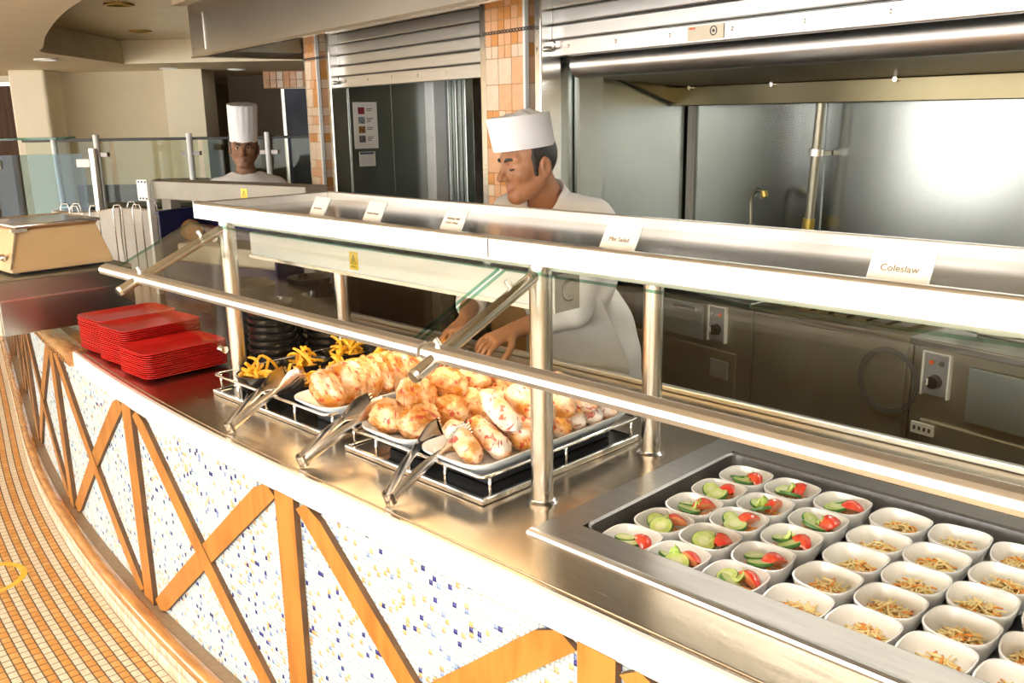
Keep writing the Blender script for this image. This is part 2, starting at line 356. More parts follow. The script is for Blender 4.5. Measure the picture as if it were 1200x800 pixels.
ORD = ['first', 'second', 'third', 'fourth', 'fifth', 'sixth', 'seventh', 'eighth', 'ninth', 'tenth', 'eleventh', 'twelfth',
       'thirteenth', 'fourteenth', 'fifteenth', 'sixteenth', 'seventeenth', 'eighteenth']

# ------------------------------------------------------------------ the counter line (a straight run that bends away to the left)
def cfront(X):
    if X >= -1.9: return 1.137
    if X >= -5.3: return 1.137 + (X+1.9)**2/26
    return 1.137 + 3.4**2/26 + (-5.3-X)*2*3.4/26
_cx = np.arange(1.2, -11.0, -0.01); _cyv = np.array([cfront(x) for x in _cx])
_ds = np.hypot(np.diff(_cx), np.diff(_cyv)); _cs = np.concatenate([[0], np.cumsum(_ds)])
_tx = np.gradient(_cx, _cs); _ty = np.gradient(_cyv, _cs)
def S(X): return float(np.interp(-X, -_cx, _cs))
# heading left the tangent is (a<0, b>=0); the outward normal, towards the customers, is (-b, a)
def cpt(s, off=0.0):
    x = np.interp(s, _cs, _cx); y = np.interp(s, _cs, _cyv); a = np.interp(s, _cs, _tx); b = np.interp(s, _cs, _ty)
    return np.stack([x - b*off, y + a*off], -1)
def cP(s, off, z):
    p = cpt(s, off); return (float(p[0]), float(p[1]), z)

# ------------------------------------------------------------------ frames
KROT = R_(-10.77); KO = Vector((-2.848, 2.876, 0))        # kitchen shutter wall: local x along it to the right, y away
HROT = _YAW                                                # far hall: local x to the right, y away
def Kw(s, t, z=0):
    c, n = math.cos(KROT), math.sin(KROT); return (KO.x + s*c - t*n, KO.y + s*n + t*c, z)
def Hw(r, f, z=0):
    c, n = math.cos(HROT), math.sin(HROT); return (r*c - f*n, r*n + f*c, z)

# ------------------------------------------------------------------ floor
floor = struct('floor', MB().box(-14.2, 4.7, -4.2, 12.7, -0.12, -0.004), 'hall_floor')
bed = MB(); ss = np.linspace(S(-1.6), S(-10.6), 160)
a = cpt(ss, 0.06); b = cpt(ss, 1.75)
vs = [(*p, -0.0009) for p in a] + [(*p, -0.0009) for p in b]; n = len(ss)
bed.add(vs, [(i, i+1, n+i+1, n+i) for i in range(n-1)])
obj('tile_bed', bed, 'floor_grout', floor)
PITCH, TS, LIFT, PALONG = 0.0305, 0.0276, 0.0034, 0.040
cand = []
for j in range(60):
    off = 0.088 + PITCH*j
    k0 = 0.5 if j % 4 in (1, 2) else 0.0
    s0, s1 = S(-1.9), S(-10.2)
    for i in range(int((s1-s0)/PALONG)):
        cand.append((s0+(i+k0)*PALONG, off, j))
def in_view(p, z=0.0):
    v = Vector((p[0], p[1], z-CAM_H)); w = v.dot(_fw)
    return w > 0.3 and -12 < 600+FPX*v.dot(_rt)/w < 260 and 380 < 400+FPX*v.dot(_dn)/w < 812, w
tiles = []
for s, off, j in cand:
    p = cpt(s, off); ok, w = in_view(p)
    if ok: tiles.append((w, s, off, j))
tiles.sort()
def tile_mat(j): return (('tile_orange', 'tile_orange2') if j % 2 else ('tile_cream', 'tile_cream2'))[0 if random.random() < 0.62 else 1]
tmb = {}
h = TS/2; e = 0.0012; hl_ = PALONG/2-0.0014
for nm in ('tile_cream', 'tile_cream2', 'tile_orange', 'tile_orange2'):
    m_ = MB(); m_.add([(-hl_, -h, -LIFT), (hl_, -h, -LIFT), (hl_, h, -LIFT), (-hl_, h, -LIFT), (-hl_+e, -h+e, 0), (hl_-e, -h+e, 0), (hl_-e, h-e, 0), (-hl_+e, h-e, 0)],
                      [(4, 5, 6, 7), (0, 1, 5, 4), (1, 2, 6, 5), (2, 3, 7, 6), (3, 0, 4, 7)])
    tmb[nm] = mesh('floor_tile', m_, nm, fix=False)
names4 = ['tile_cream', 'tile_cream2', 'tile_orange', 'tile_orange2']
rest = MB()
for q, (w, s, off, j) in enumerate(tiles):
    p = cpt(s, off); nm = tile_mat(j)
    i0 = np.interp(s, _cs, _tx); i1 = np.interp(s, _cs, _ty); ang = math.atan2(i1, i0)
    if q < 300: inst('floor_tile', tmb[nm], floor, (p[0], p[1], random.uniform(-0.0004, 0.0004)), (0, 0, ang))
    else:
        c, n_ = math.cos(ang), math.sin(ang); rest.mi = names4.index(nm)
        pts = [(p[0]+x*c-y*n_, p[1]+x*n_+y*c, z) for x, y, z in ((-hl_, -h, -LIFT), (hl_, -h, -LIFT), (hl_, h, -LIFT), (-hl_, h, -LIFT), (-hl_+e, -h+e, 0), (hl_-e, -h+e, 0), (hl_-e, h-e, 0), (-hl_+e, h-e, 0))]
        rest.add(pts, [(4, 5, 6, 7), (0, 1, 5, 4), (1, 2, 6, 5), (2, 3, 7, 6), (3, 0, 4, 7)])
ro = bpy.data.objects.new('distant_floor_tiles', mesh('distant_floor_tiles', rest, names4, fix=False)); link(ro, floor); ro['kind'] = 'stuff'
# kitchen side of the floor
kf = MB(); a = [tuple(cpt(s, -0.6)) for s in np.linspace(S(0.9), S(-10.5), 40)]
kf.prism(a + [(-10.5, 12.4), (4.5, 12.4), (4.5, 1.75)], -0.003, -0.001)
obj('kitchen_paving', kf, 'kitchen_floor', floor)

# ------------------------------------------------------------------ ceiling: low soffit with a curved recess, and outer shell
ceiling = struct('ceiling', MB().box(-14.2, 4.7, -4.2, 12.7, 2.52, 2.66), 'ceiling_gloss')
edge = [(4.5, 1.25), (1.5, 1.3), (-1.0, 1.38), (-2.6, 1.5), (-3.6, 1.62), (-4.5, 1.80), (-5.3, 1.99), (-6.5, 2.34), (-7.5, 2.67), (-7.95, 2.80), (-8.15, 2.92)]
sm = []
for i in range(len(edge)-1):                                # Catmull-Rom through the edge
    p0, p1, p2, p3 = [Vector((*edge[max(0, min(len(edge)-1, i+k))], 0)) for k in (-1, 0, 1, 2)]
    for t in np.linspace(0, 1, 7)[:-1]:
        sm.append(0.5*((2*p1)+(p2-p0)*t+(2*p0-5*p1+4*p2-p3)*t*t+(3*p1-p0-3*p2+p3)*t**3))
sm = [(p.x, p.y) for p in sm] + [edge[-1]]
sof = MB(); ZS = 2.30
n = len(sm)
sof.add([(x, y, ZS) for x, y in sm] + [(x, -4.1, ZS) for x, y in sm] + [(x, y, 2.53) for x, y in sm],
        [(i, i+1, n+i+1, n+i) for i in range(n-1)] + [(i, 2*n+i, 2*n+i+1, i+1) for i in range(n-1)])
B0, B1, B2 = (-8.15, 2.92), (-9.40, 4.09), (-8.6, 4.75)
B3 = (-6.4, 6.6)
def wallstrip(p, q): sof.add([(*p, ZS), (*q, ZS), (*q, 2.53), (*p, 2.53)], [(0, 1, 2, 3)])
sof.add([(*B0, ZS), (*B1, ZS), (-14.1, 4.4, ZS), (-14.1, -4.1, ZS), (B0[0], -4.1, ZS)], [(0, 1, 2, 3, 4)])
sof.add([(*B1, ZS), (*B2, ZS), (*B3, ZS), (-6.4, 12.6, ZS), (-14.1, 12.6, ZS), (-14.1, 4.4, ZS)], [(0, 1, 2, 3, 4, 5)])
for p, q in ((B0, B1), (B1, B2), (B2, B3)): wallstrip(p, q)
obj('soffit', sof, 'ceiling_paint', ceiling)

# outer shell (mostly behind the camera): windows run the length of the customer side
struct('wall_left', MB().box(-14.4, -14.2, -4.2, 12.7, 0, 2.6), 'beige_wall')
struct('wall_right', MB().box(4.7, 4.9, -4.2, 12.7, 0, 2.6), 'room_paint')
struct('wall_back', MB().box(-14.4, 4.9, 12.7, 12.9, 0, 2.6), 'room_paint')
wf = MB().box(-14.4, 4.9, -4.35, -4.2, 0, 0.45).box(-14.4, 4.9, -4.35, -4.2, 2.36, 2.66)
struct('wall_front', wf, 'room_paint')
wm = MB()
for i in range(13): wm.box(-14.3+i*1.583, -14.18+i*1.583, -4.34, -4.2, 0.45, 2.36)
wm.box(-14.4, 4.9, -4.33, -4.22, 1.55, 1.60)
struct('window_1', wm, 'plate_white')

# ------------------------------------------------------------------ far hall
struct('wall_far', MB().box(-5.2, -3.45, 11.0, 11.15, 0, 2.3), 'beige_wall', rotz=HROT)
struct('wall_door_end', MB().box(-8.2, -5.3, 11.6, 11.75, 0, 2.3), 'beige_wall_pale', rotz=HROT)
struct('trim_1', MB().box(-5.42, -5.02, 10.35, 10.75, 0, 2.31), 'beige_wall_pale', rotz=HROT + R_(0.0), bevel=0.03)
struct('trim_2', MB().box(-3.86, -3.43, 10.70, 11.16, 0, 2.31), 'beige_wall_pale', rotz=HROT)
struct('wall_passage', MB().box(-3.7, -0.6, 12.6, 12.7, 0, 2.3), 'brown_wall', rotz=HROT)
struct('baseboard_far', MB().box(-5.1, -3.5, 10.965, 10.999, 0, 1.02), 'black_matt', rotz=HROT)
d1 = struct('door_1', None, loc=Hw(-6.25, 11.55), rotz=HROT)
obj('door_leaf', MB().box(-0.45, 0.45, -0.03, 0.04, 0.0, 2.18), 'dark_wood', d1)
obj('door_frame', MB().box(0.45, 0.49, -0.05, 0.05, 0, 2.22).box(-0.49, -0.45, -0.05, 0.05, 0, 2.22).box(-0.49, 0.49, -0.05, 0.05, 2.18, 2.22), 'galv', d1)
obj('door_plate', MB().box(0.27, 0.41, -0.045, -0.03, 2.08, 2.14), 'plate_white', d1)
d2 = struct('door_2', None, loc=Hw(-2.62, 12.45), rotz=HROT)
obj('door_leaf', MB().box(-0.30, 0.40, -0.03, 0.04, 0, 2.12), 'door_steel_dark', d2)
obj('door_frame', MB().box(-0.34, -0.30, -0.05, 0.05, 0, 2.16).box(-0.34, 0.44, -0.05, 0.05, 2.12, 2.16), 'galv', d2)
bm_ = struct('trim_3', MB().box(-2.95, -2.2, 11.5, 11.6, 2.10, 2.30), 'col_grout', rotz=HROT)
for i in range(9):
    for k in range(2):
        obj('beam_tile', MB().box(-2.94+i*0.08, -2.87+i*0.08, 11.485, 11.5, 2.11+k*0.095, 2.195+k*0.095), ['col_orange', 'col_cream', 'col_peach'][(i*2+k*3) % 3], bm_)

for k, (lx, ly, pw, lab) in enumerate(((-0.1, 0.15, 26, 'added white fill light panel, out of view over the customers, right one'), (-2.3, 0.05, 7, 'added white fill light panel, out of view over the customers, left one'))):
    al = thing('added_fill_panel', lab, 'light', (lx, ly, 2.298), 0, 'added fill light panels')  # unseen panels added to brighten the salad bowls and the counter
    obj('frame', MB().box(-0.8, 0.8, -0.16, 0.16, -0.012, 0.0), 'plate_white', al, bevel=0.003); obj('diffuser', MB().box(-0.77, 0.77, -0.13, 0.13, -0.016, -0.012), 'lamp_white', al)
    area_light('added_aisle_fill', (lx, ly, 2.275), (0, 0, 0), 1.5, 0.26, pw, (1.0, 0.95, 0.86))
def downlight(loc, warm, label):
    t = thing('downlight', label, 'light', loc, 0, 'ceiling downlights')
    rg = MB(); rg.lathe([(0.095, 0.0), (0.10, -0.012), (0.075, -0.014), (0.072, 0.01)], 24); obj('trim_ring', rg, 'gold_trim' if warm else 'plate_white', t, smooth=True)
    dk = MB(); dk.lathe([(0.0005, 0.0), (0.073, 0.0), (0.073, 0.006), (0.0005, 0.006)], 24); obj('diffuser', dk, 'case_brown' if warm else 'lamp_white', t)
downlight((-6.43, 2.81, 2.52), True, 'gold rimmed ceiling downlight in the recess, nearest the curved soffit edge')
downlight((-8.27, 3.78, 2.52), True, 'gold rimmed ceiling downlight at the far end of the recess')
downlight((-8.9, 3.18, 2.298), False, 'lit white downlight in the soffit above the beige column beside the wooden door')
downlight((-9.9, 4.80, 2.298), False, 'lit white downlight in the soffit above the far beige wall')
downlight((-9.75, 5.52, 2.298), False, 'lit white downlight in the soffit above the chef in the tall hat')

# glass partition across the hall
gp = thing('glass_partition', 'long glass balustrade with steel posts and dark top rail behind the far chef', 'partition', Hw(0, 7.0), HROT)
for i in range(4):
    x0 = -3.60 + i*0.66
    obj('glass_panel', MB().box(x0, x0+0.62, -0.005, 0.005, 0.25, 1.615), 'glass_smoke', gp)
for x in (-3.06, -2.37, -1.79):
    p = obj('post', MB().cyl((x, -0.03, 0), (x, -0.03, 1.66), 0.022, n=14), 'plate_white', gp, smooth=True, angle=40)
    obj('clamp', MB().box(x-0.07, x+0.07, -0.035, 0.012, 1.5, 1.53), 'case_brown', p)
obj('top_rail', MB().box(-3.62, -1.0, -0.02, 0.02, 1.612, 1.632), 'slate_line', gp, bevel=0.004)

# low dark bench and seat in front of the far wall
bn = thing('bench_seat', 'dark upholstered bench running along the far beige wall', 'bench', Hw(-3.0, 8.6), HROT)
obj('seat', MB().box(-1.1, 1.1, -0.3, 0.3, 0.4, 1.0), 'black_matt', bn, bevel=0.05)
obj('back_cushion', MB().box(-0.38, 0.2, 0.08, 0.25, 0.98, 1.22), 'brown_wall', bn, bevel=0.05)

# ------------------------------------------------------------------ tiled pillars of the kitchen front
def pillar(name, x0, x1, side_w, seed):
    """front face x0..x1 (local), right side deep; tiles on the front and the right side"""
    rn = random.Random(seed)
    o = struct(name, MB().box(x0, x1, 0.0, 0.34, 0, 2.5), 'col_grout', loc=tuple(KO), rotz=KROT)
    rows = []; z = 1.20
    while z < 2.44:
        k = 'L' if rn.random() < 0.26 else 'S'; hh = 0.104 if k == 'L' else 0.0475
        rows.append((k, z, hh)); z += hh + 0.004
    cols = ['col_cream', 'col_peach', 'col_cream', 'col_peach', 'col_orange']
    cache = {}
    def put(w, hh, depth_axis, x, y, z0, mt):
        key = (round(w, 4), round(hh, 4), depth_axis, mt)
        if key not in cache:
            m_ = MB().box(0, w, -0.006, 0.002, 0, hh) if depth_axis == 'f' else MB().box(-0.002, 0.006, 0, w, 0, hh)
            cache[key] = mesh('tile', m_, mt)
        inst('tile', cache[key], o, (x, y, z0))
    W = x1-x0
    for k, z0, hh in rows:
        wt = 0.0475 if k == 'S' else 0.098
        nt = max(1, round(W/(wt+0.004))); wt = W/nt - 0.004
        for i in range(nt): put(wt, hh, 'f', x0+0.002+i*(wt+0.004), 0, z0, rn.choice(cols if z0 < 2.02 else ['col_peach', 'col_orange', 'col_peach']))
        ns = 2 if k == 'S' else 1
        wsd = side_w/ns - 0.004
        for i in range(ns): put(wsd, hh, 's', x1, 0.012+i*(wsd+0.004), z0, rn.choice(cols))
    obj('corner_bead', MB().box(x1-0.006, x1+0.010, -0.012, 0.006, 0, 2.5), 'plate_white', o)
    obj('corner_bead', MB().box(x0-0.004, x0+0.006, -0.010, 0.006, 0, 2.5), 'steel_bright', o)
    return o
pillar('trim_4', -0.152, 0.143, 0.10, 3)
pillar('trim_5', -2.154, -1.974, 0.10, 5)

# ------------------------------------------------------------------ roller shutters, half raised
def shutter(label, x0, x1, z0, n_slat, plate):
    t = thing('roller_shutter', label, 'shutter', tuple(KO), KROT)
    zz = z0
    bar = MB().box(x0, x1, 0.04, 0.075, z0, z0+0.062); obj('bottom_bar', bar, 'steel_slat', t, bevel=0.004)
    zz += 0.066
    hs = 0.06
    me = mesh('slat', MB().box(x0, x1, 0.05, 0.066, 0, hs-0.004), 'steel_slat')
    for i in range(n_slat):
        s_ = inst('slat', me, t, (0, 0.004*(i % 2), zz))
        b = s_.modifiers.new('bevel', 'BEVEL'); b.width = 0.006; b.segments = 2
        zz += hs
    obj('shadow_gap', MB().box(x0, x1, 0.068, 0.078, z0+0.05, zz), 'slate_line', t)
    for k in range(max(3, int((x1-x0)/0.28))):
        bx = x0 + 0.12 + k*0.28
        if bx < x1-0.05: obj('bolt', MB().cyl((bx, 0.04, z0+0.034), (bx, 0.034, z0+0.034), 0.007, n=10), 'galv', t)
    for gx in (x0-0.045, x1): obj('guide_rail', MB().box(gx, gx+0.045, -0.005, 0.10, 0.0, 2.48), 'steel_bright', t, bevel=0.006)
    lk = obj('latch', MB().cyl((x0+0.02, 0.03, z0+0.03), (x0-0.03, 0.0, z0+0.03), 0.011, n=10), 'galv', t, smooth=True)
    obj('latch_hook', MB().tube([(x0+0.02, 0.03, z0+0.03), (x0+0.05, 0.02, z0+0.03), (x0+0.062, 0.02, z0+0.045), (x0+0.055, 0.02, z0+0.06)], 0.004, 8), 'galv', lk, smooth=True)
    if plate:
        px = 1.02
        p = obj('rating_plate', MB().box(px, px+0.16, 0.036, 0.04, z0+0.008, z0+0.054), 'cardboard', t)
        r_ = MB()
        r_.tube([(px+0.118+0.014*math.cos(a), 0.035, z0+0.034+0.014*math.sin(a)) for a in np.linspace(0, 2*PI, 20)[:-1]], 0.0018, 6, closed=True)
        obj('round_mark', r_, 'ink_dark', p); obj('centre_mark', MB().cyl((px+0.118, 0.036, z0+0.034), (px+0.118, 0.034, z0+0.034), 0.005, n=10), 'ink_dark', p)
        obj('red_mark', MB().box(px+0.008, px+0.035, 0.035, 0.036, z0+0.044, z0+0.05), 'indicator_red', p)
    return t
shutter('half raised steel roller shutter over the salad kitchen, right of the tiled pillar', 0.25, 4.3, 1.985, 7, True)
shutter('half raised steel roller shutter between the two tiled pillars', -1.80, -0.20, 1.925, 8, False)
for nm, x0, x1, lab in (('shutter_chain', -2.16, -1.80, 'far'), ('shutter_chain', -0.16, 0.25, 'near')):
    c = MB()
    for i in range(int((x1-x0)/0.022)):
        cx = x0+i*0.022; c.tube([(cx+0.011*math.cos(a), -0.018, 2.10 + 0.006*math.sin(a)) for a in np.linspace(0, 2*PI, 9)[:-1]], 0.002, 5, closed=True)
    tag(obj(nm, c, 'ink_dark', loc=tuple(KO), rot=(0, 0, KROT)), 'thin dark chain strung across the %s tiled pillar' % ('near' if lab == 'near' else 'far left'), 'chain', 'chains across the pillars')

# header box over the left shutter
hd = thing('header_box', 'galvanised steel header box hanging over the left roller shutter', 'duct', tuple(KO), KROT)
obj('front_sheet', MB().box(-2.69, 3.0, -0.52, -0.50, 2.135, 2.5), 'galv', hd)
obj('end_sheet', MB().box(-2.69, -2.675, -0.50, 0.3, 2.135, 2.5), 'galv', hd)
obj('soffit_sheet', MB().box(-2.675, -2.165, -0.50, -0.02, 2.14, 2.15).box(-2.165, 3.0, -0.50, -0.02, 2.44, 2.45).box(-2.175, -2.165, -0.50, -0.02, 2.15, 2.45), 'steel_dark', hd)
hp = obj('access_hatch', MB().box(-2.62, -2.40, -0.526, -0.52, 2.165, 2.38), 'galv', hd, bevel=0.004)
for bx, bz in ((-2.605, 2.18), (-2.415, 2.18), (-2.605, 2.365), (-2.415, 2.365)):
    obj('screw', MB().cyl((bx, -0.53, bz), (bx, -0.526, bz), 0.006, n=8), 'steel_dark', hp)
obj('lower_lip', MB().box(-2.69, 3.0, -0.53, -0.50, 2.128, 2.140), 'steel_bright', hd)
obj('cornice', MB().box(-2.75, 3.0, -0.60, -0.50, 2.44, 2.5), 'ceiling_paint', hd)

# ------------------------------------------------------------------ kitchen steel linings
wk = struct('wall_kitchen_right', MB().box(-0.26, 4.4, 1.35, 1.40, 0, 2.5), 'steel_wall', loc=tuple(KO), rotz=KROT)
for x0, x1 in ((-0.20, 0.615), (0.625, 1.60), (1.61, 2.6), (2.61, 3.6)):
    obj('steel_panel', MB().box(x0, x1, 1.342, 1.35, 0.9, 1.80), 'steel_wall', wk, bevel=0.002)
obj('corner_strip', MB().box(-0.235, -0.20, 1.32, 1.35, 0.5, 1.80), 'panel_white', wk)
ws = struct('wall_kitchen_side', MB().box(-0.30, -0.25, 0.34, 1.40, 0, 2.5), 'steel_wall', loc=tuple(KO), rotz=KROT)
obj('side_panel', MB().box(-0.25, -0.242, 0.36, 1.30, 0.4, 2.06), 'steel_wall', ws)
obj('jamb_post', MB().box(0.15, 0.20, 0.12, 0.34, 0, 2.5).box(0.205, 0.235, 0.2, 0.34, 0, 2.5), 'steel_wall', ws, bevel=0.006)
wl_ = struct('wall_kitchen_left', MB().box(-1.86, -1.81, 0.10, 0.66, 0, 2.5), 'steel_wall', loc=tuple(KO), rotz=KROT)
obj('steel_panel', MB().box(-1.81, -1.803, 0.11, 0.385, 0.3, 2.3), 'steel_wall', wl_); obj('steel_panel', MB().box(-1.81, -1.803, 0.39, 0.62, 0.3, 2.3), 'steel_wall', wl_)
wb = struct('wall_kitchen_middle', MB().box(-1.9, -0.25, 1.30, 1.36, 0, 2.5), 'steel_dark', loc=tuple(KO), rotz=KROT)
obj('bright_jamb', MB().box(-1.81, -1.70, 0.62, 0.74, 0, 2.3), 'white_enamel', wb, bevel=0.008)
obj('steel_jamb', MB().box(-1.695, -1.655, 0.70, 0.80, 0, 2.3).box(-1.65, -1.60, 0.72, 0.80, 0, 2.3).box(-1.595, -1.555, 0.76, 0.82, 0, 2.3), 'steel_wall', wb, bevel=0.006)
obj('steel_panel', MB().box(-1.5, -0.9, 1.285, 1.30, 0.4, 1.72), 'steel_wall', wb); obj('steel_panel', MB().box(-0.89, -0.3, 1.285, 1.30, 0.4, 1.72), 'steel_wall', wb)
obj('flue', MB().box(-1.5, -0.3, 0.98, 1.28, 1.85, 2.3), 'steel_dark', wb)

# extraction hood over the right bay
ho = thing('extraction_hood', 'wide stainless extraction hood above the steel kitchen wall', 'hood', tuple(KO), KROT)
obj('front_beam', MB().cyl((0.28, 0.17, 1.955), (4.3, 0.17, 1.955), 0.052, n=24), 'steel_slat', ho, smooth=True, angle=50)
obj('canopy', MB().extrude([(0.20, 1.955), (0.22, 1.945), (1.22, 1.885), (1.22, 1.90), (0.22, 1.975)], 'x', -0.14, 4.3), 'steel_hood', ho)
obj('rear_band', MB().box(-0.22, 4.3, 1.20, 1.235, 1.79, 1.885), 'steel_hood', ho, bevel=0.004)
obj('end_cheek', MB().extrude([(0.4, 2.06), (1.2, 1.80), (1.2, 1.95), (0.4, 2.2)], 'x', -0.235, -0.20), 'steel_hood', ho)
for bx in (-0.1, 0.42, 1.05, 1.75): obj('bolt', MB().cyl((bx, 1.2, 1.878), (bx, 1.185, 1.878), 0.011, n=10), 'steel_bright', ho)
lt = obj('light_strip', MB().box(0.6, 3.6, 0.23, 0.30, 1.925, 1.940), 'plate_white', ho, bevel=0.004)
obj('light_tube', MB().cyl((0.65, 0.265, 1.920), (3.55, 0.265, 1.920), 0.008, n=12), 'lamp_white', lt)
hl = area_light('hood_lamp', Kw(2.1, 0.265, 1.908), (0, 0, KROT), 3.0, 0.06, 14, (1.0, 0.95, 0.84))

kl = thing('added_fill_panel', 'added white fill light panel, out of view over the kitchen aisle', 'light', Kw(1.5, -0.32, 2.50), KROT)  # unseen fill panel, added to lift the dark units below the shelf
obj('frame', MB().box(-1.5, 1.5, -0.12, 0.12, -0.03, 0.02), 'plate_white', kl, bevel=0.004); obj('diffuser', MB().box(-1.47, 1.47, -0.10, 0.10, -0.034, -0.03), 'lamp_white', kl)
area_light('added_kitchen_fill', Kw(1.5, -0.32, 2.46), (0, 0, KROT), 2.9, 0.2, 16, (1.0, 0.93, 0.80))

# standpipe, tap and notices
pp = thing('standpipe', 'upright chrome pipe against the bright steel kitchen wall', 'pipe', Kw(0.632, 1.255), KROT)
obj('tube', MB().cyl((-0.025, 0, 0.9), (0.018, 0, 1.80), 0.021, n=18), 'steel_dark', pp, smooth=True, angle=50)
obj('collar', MB().cyl((0.006, 0, 1.56), (0.008, 0, 1.59), 0.033, n=18), 'steel_bright', pp, smooth=True, angle=50)
obj('brass_fitting', MB().cyl((-0.012, 0, 1.225), (-0.008, 0, 1.275), 0.027, n=18), 'gold_trim', pp, smooth=True, angle=50)
obj('bracket', MB().box(-0.03, 0.03, 0.0, 0.08, 1.56, 1.58), 'steel_dark', pp)
tp = thing('swan_neck_tap', 'dark curved swan neck tap in front of the steel kitchen wall', 'tap', Kw(0.325, 1.2), KROT)
obj('spout', MB().tube([(0.0, 0, 0.97), (0, 0, 1.25), (-0.005, 0, 1.33), (0.005, 0, 1.375), (0.035, 0, 1.395), (0.065, 0, 1.39), (0.078, 0, 1.375)], 0.010, 12), 'steel_dark', tp, smooth=True)
obj('nozzle', MB().cyl((0.072, 0, 1.388), (0.082, 0, 1.362), 0.017, n=12), 'gold_trim', tp, smooth=True, angle=50)
obj('tap_base', MB().cyl((0, 0, 0.97), (0, 0, 1.0), 0.025, n=14), 'steel_bright', tp, smooth=True, angle=50)

nt_ = thing('allergy_notice', 'white notice with four small pictures on the steel wall beside the far pillar', 'notice', Kw(-1.8025, 0.16), KROT)
def on_side(x0, x1, y0, y1, z0, z1): return MB().box(x0, x1, y0, y1, z0, z1)
obj('sheet', on_side(0.0, 0.003, -0.03, 0.125, 1.575, 1.845), 'card', nt_)
for i, mt in enumerate(('print_red', 'print_blue', 'print_amber', 'print_black')):
    obj('picture', on_side(0.003, 0.0042, 0.0, 0.042, 1.776-i*0.055, 1.816-i*0.055), mt, nt_)
    ln = MB()
    for k in range(2 + i % 2): ln.box(0.003, 0.0038, 0.055, 0.095-0.008*k, 1.805-i*0.055-k*0.010, 1.809-i*0.055-k*0.010)
    obj('print_lines', ln, 'ink_dark', nt_)
obj('heading', on_side(0.003, 0.0038, -0.005, 0.10, 1.826, 1.830), 'ink_pale', nt_)
n2_ = thing('small_notice', 'small white notice with a navy heading below the picture notice', 'notice', Kw(-1.8025, 0.16), KROT)
obj('sheet', on_side(0.0, 0.003, -0.005, 0.10, 1.47, 1.555), 'card', n2_)
obj('heading_bar', on_side(0.003, 0.0038, -0.002, 0.09, 1.541, 1.552), 'print_navy', n2_)
ln = MB()
for k in range(5): ln.box(0.003, 0.0036, 0.005, 0.085, 1.483+k*0.011, 1.488+k*0.011)
obj('print_lines', ln, 'ink_pale', n2_)

# ------------------------------------------------------------------ kitchen units behind the counter
def control(parent, x, z, red_first=True):
    p = obj('control_panel', MB().box(x-0.045, x+0.045, 0.665, 0.677, z-0.075, z+0.075), 'panel_grey', parent)
    obj('panel_frame', MB().box(x-0.052, x-0.045, 0.66, 0.677, z-0.08, z+0.08).box(x+0.045, x+0.052, 0.66, 0.677, z-0.08, z+0.08).box(x-0.045, x+0.045, 0.66, 0.677, z+0.075, z+0.08), 'panel_white', p)
    obj('knob', MB().cyl((x, 0.665, z-0.025), (x, 0.64, z-0.025), 0.026, 0.022, n=20), 'black_plastic', p, smooth=True, angle=40)
    obj('knob_mark', MB().box(x-0.018, x-0.012, 0.637, 0.641, z-0.035, z-0.012), 'panel_white', p)
    for k in (-1, 1): obj('indicator', MB().cyl((x+k*0.018, 0.665, z+0.042), (x+k*0.018, 0.659, z+0.042), 0.008, n=12), 'indicator_red' if (k < 0) == red_first else 'indicator_off', p)
ua = thing('hot_cupboard', 'steel hot cupboard with a dial panel beside the chef in the low hat', 'kitchen unit', tuple(KO), KROT, 'steel kitchen units')
obj('body', MB().box(0.0, 0.815, 0.677, 1.33, 0.08, 0.955), 'steel_dark', ua, bevel=0.004)
obj('top', MB().box(-0.02, 0.82, 0.65, 1.34, 0.955, 0.985), 'steel_wall', ua, bevel=0.006)
control(ua, 0.625, 0.86, False)
dr = obj('drawer', MB().box(0.10, 0.54, 0.662, 0.677, 0.77, 0.925), 'steel_drawer', ua, bevel=0.004)
obj('drawer_handle', MB().box(0.38, 0.52, 0.64, 0.662, 0.90, 0.915), 'steel_bright', dr, bevel=0.004)
obj('lower_door', MB().box(0.06, 0.74, 0.664, 0.677, 0.14, 0.745), 'steel_dark', ua, bevel=0.006)
obj('rating_plate', MB().box(0.60, 0.70, 0.658, 0.664, 0.62, 0.70), 'panel_grey', ua)
obj('foot', MB().box(0.03, 0.79, 0.74, 1.3, 0, 0.08), 'black_matt', ua)
ub = thing('plain_cupboard', 'plain dark steel cupboard between the two dial panels', 'kitchen unit', tuple(KO), KROT, 'steel kitchen units')
obj('body', MB().box(0.82, 1.545, 0.677, 1.33, 0.08, 0.955), 'steel_dark', ub, bevel=0.004)
obj('top', MB().box(0.82, 1.55, 0.65, 1.34, 0.955, 0.975), 'steel_hood', ub, bevel=0.006)
obj('door', MB().box(0.84, 1.53, 0.664, 0.677, 0.12, 0.94), 'steel_dark', ub, bevel=0.004)
rg = MB()
for rr, zz in ((0.115, 0.80), (0.107, 0.80), (0.122, 0.80)):
    rg.tube([(1.47+rr*math.cos(a), 0.655, zz+rr*math.sin(a)) for a in np.linspace(0, 2*PI, 40)[:-1]], 0.0022, 5, closed=True)
obj('ring_reflection', rg, 'ink_dark', ub, smooth=True)  # faint circular reflection in the steel, modelled as thin dark rings
obj('foot', MB().box(0.85, 1.5, 0.74, 1.3, 0, 0.08), 'black_matt', ub)
gr_ = MB()
for i in range(7): gr_.box(0.90+i*0.085, 0.96+i*0.085, 0.75, 1.25, 0.976, 0.986)
obj('griddle_bars', gr_, 'steel_hood', ub)
uc = thing('chilled_drawer_unit', 'steel drawer unit with a bar handle, dial panel and socket behind the salad bowls', 'kitchen unit', tuple(KO), KROT, 'steel kitchen units')
obj('body', MB().box(1.55, 2.9, 0.677, 1.33, 0.08, 0.955), 'steel_dark', uc, bevel=0.004)
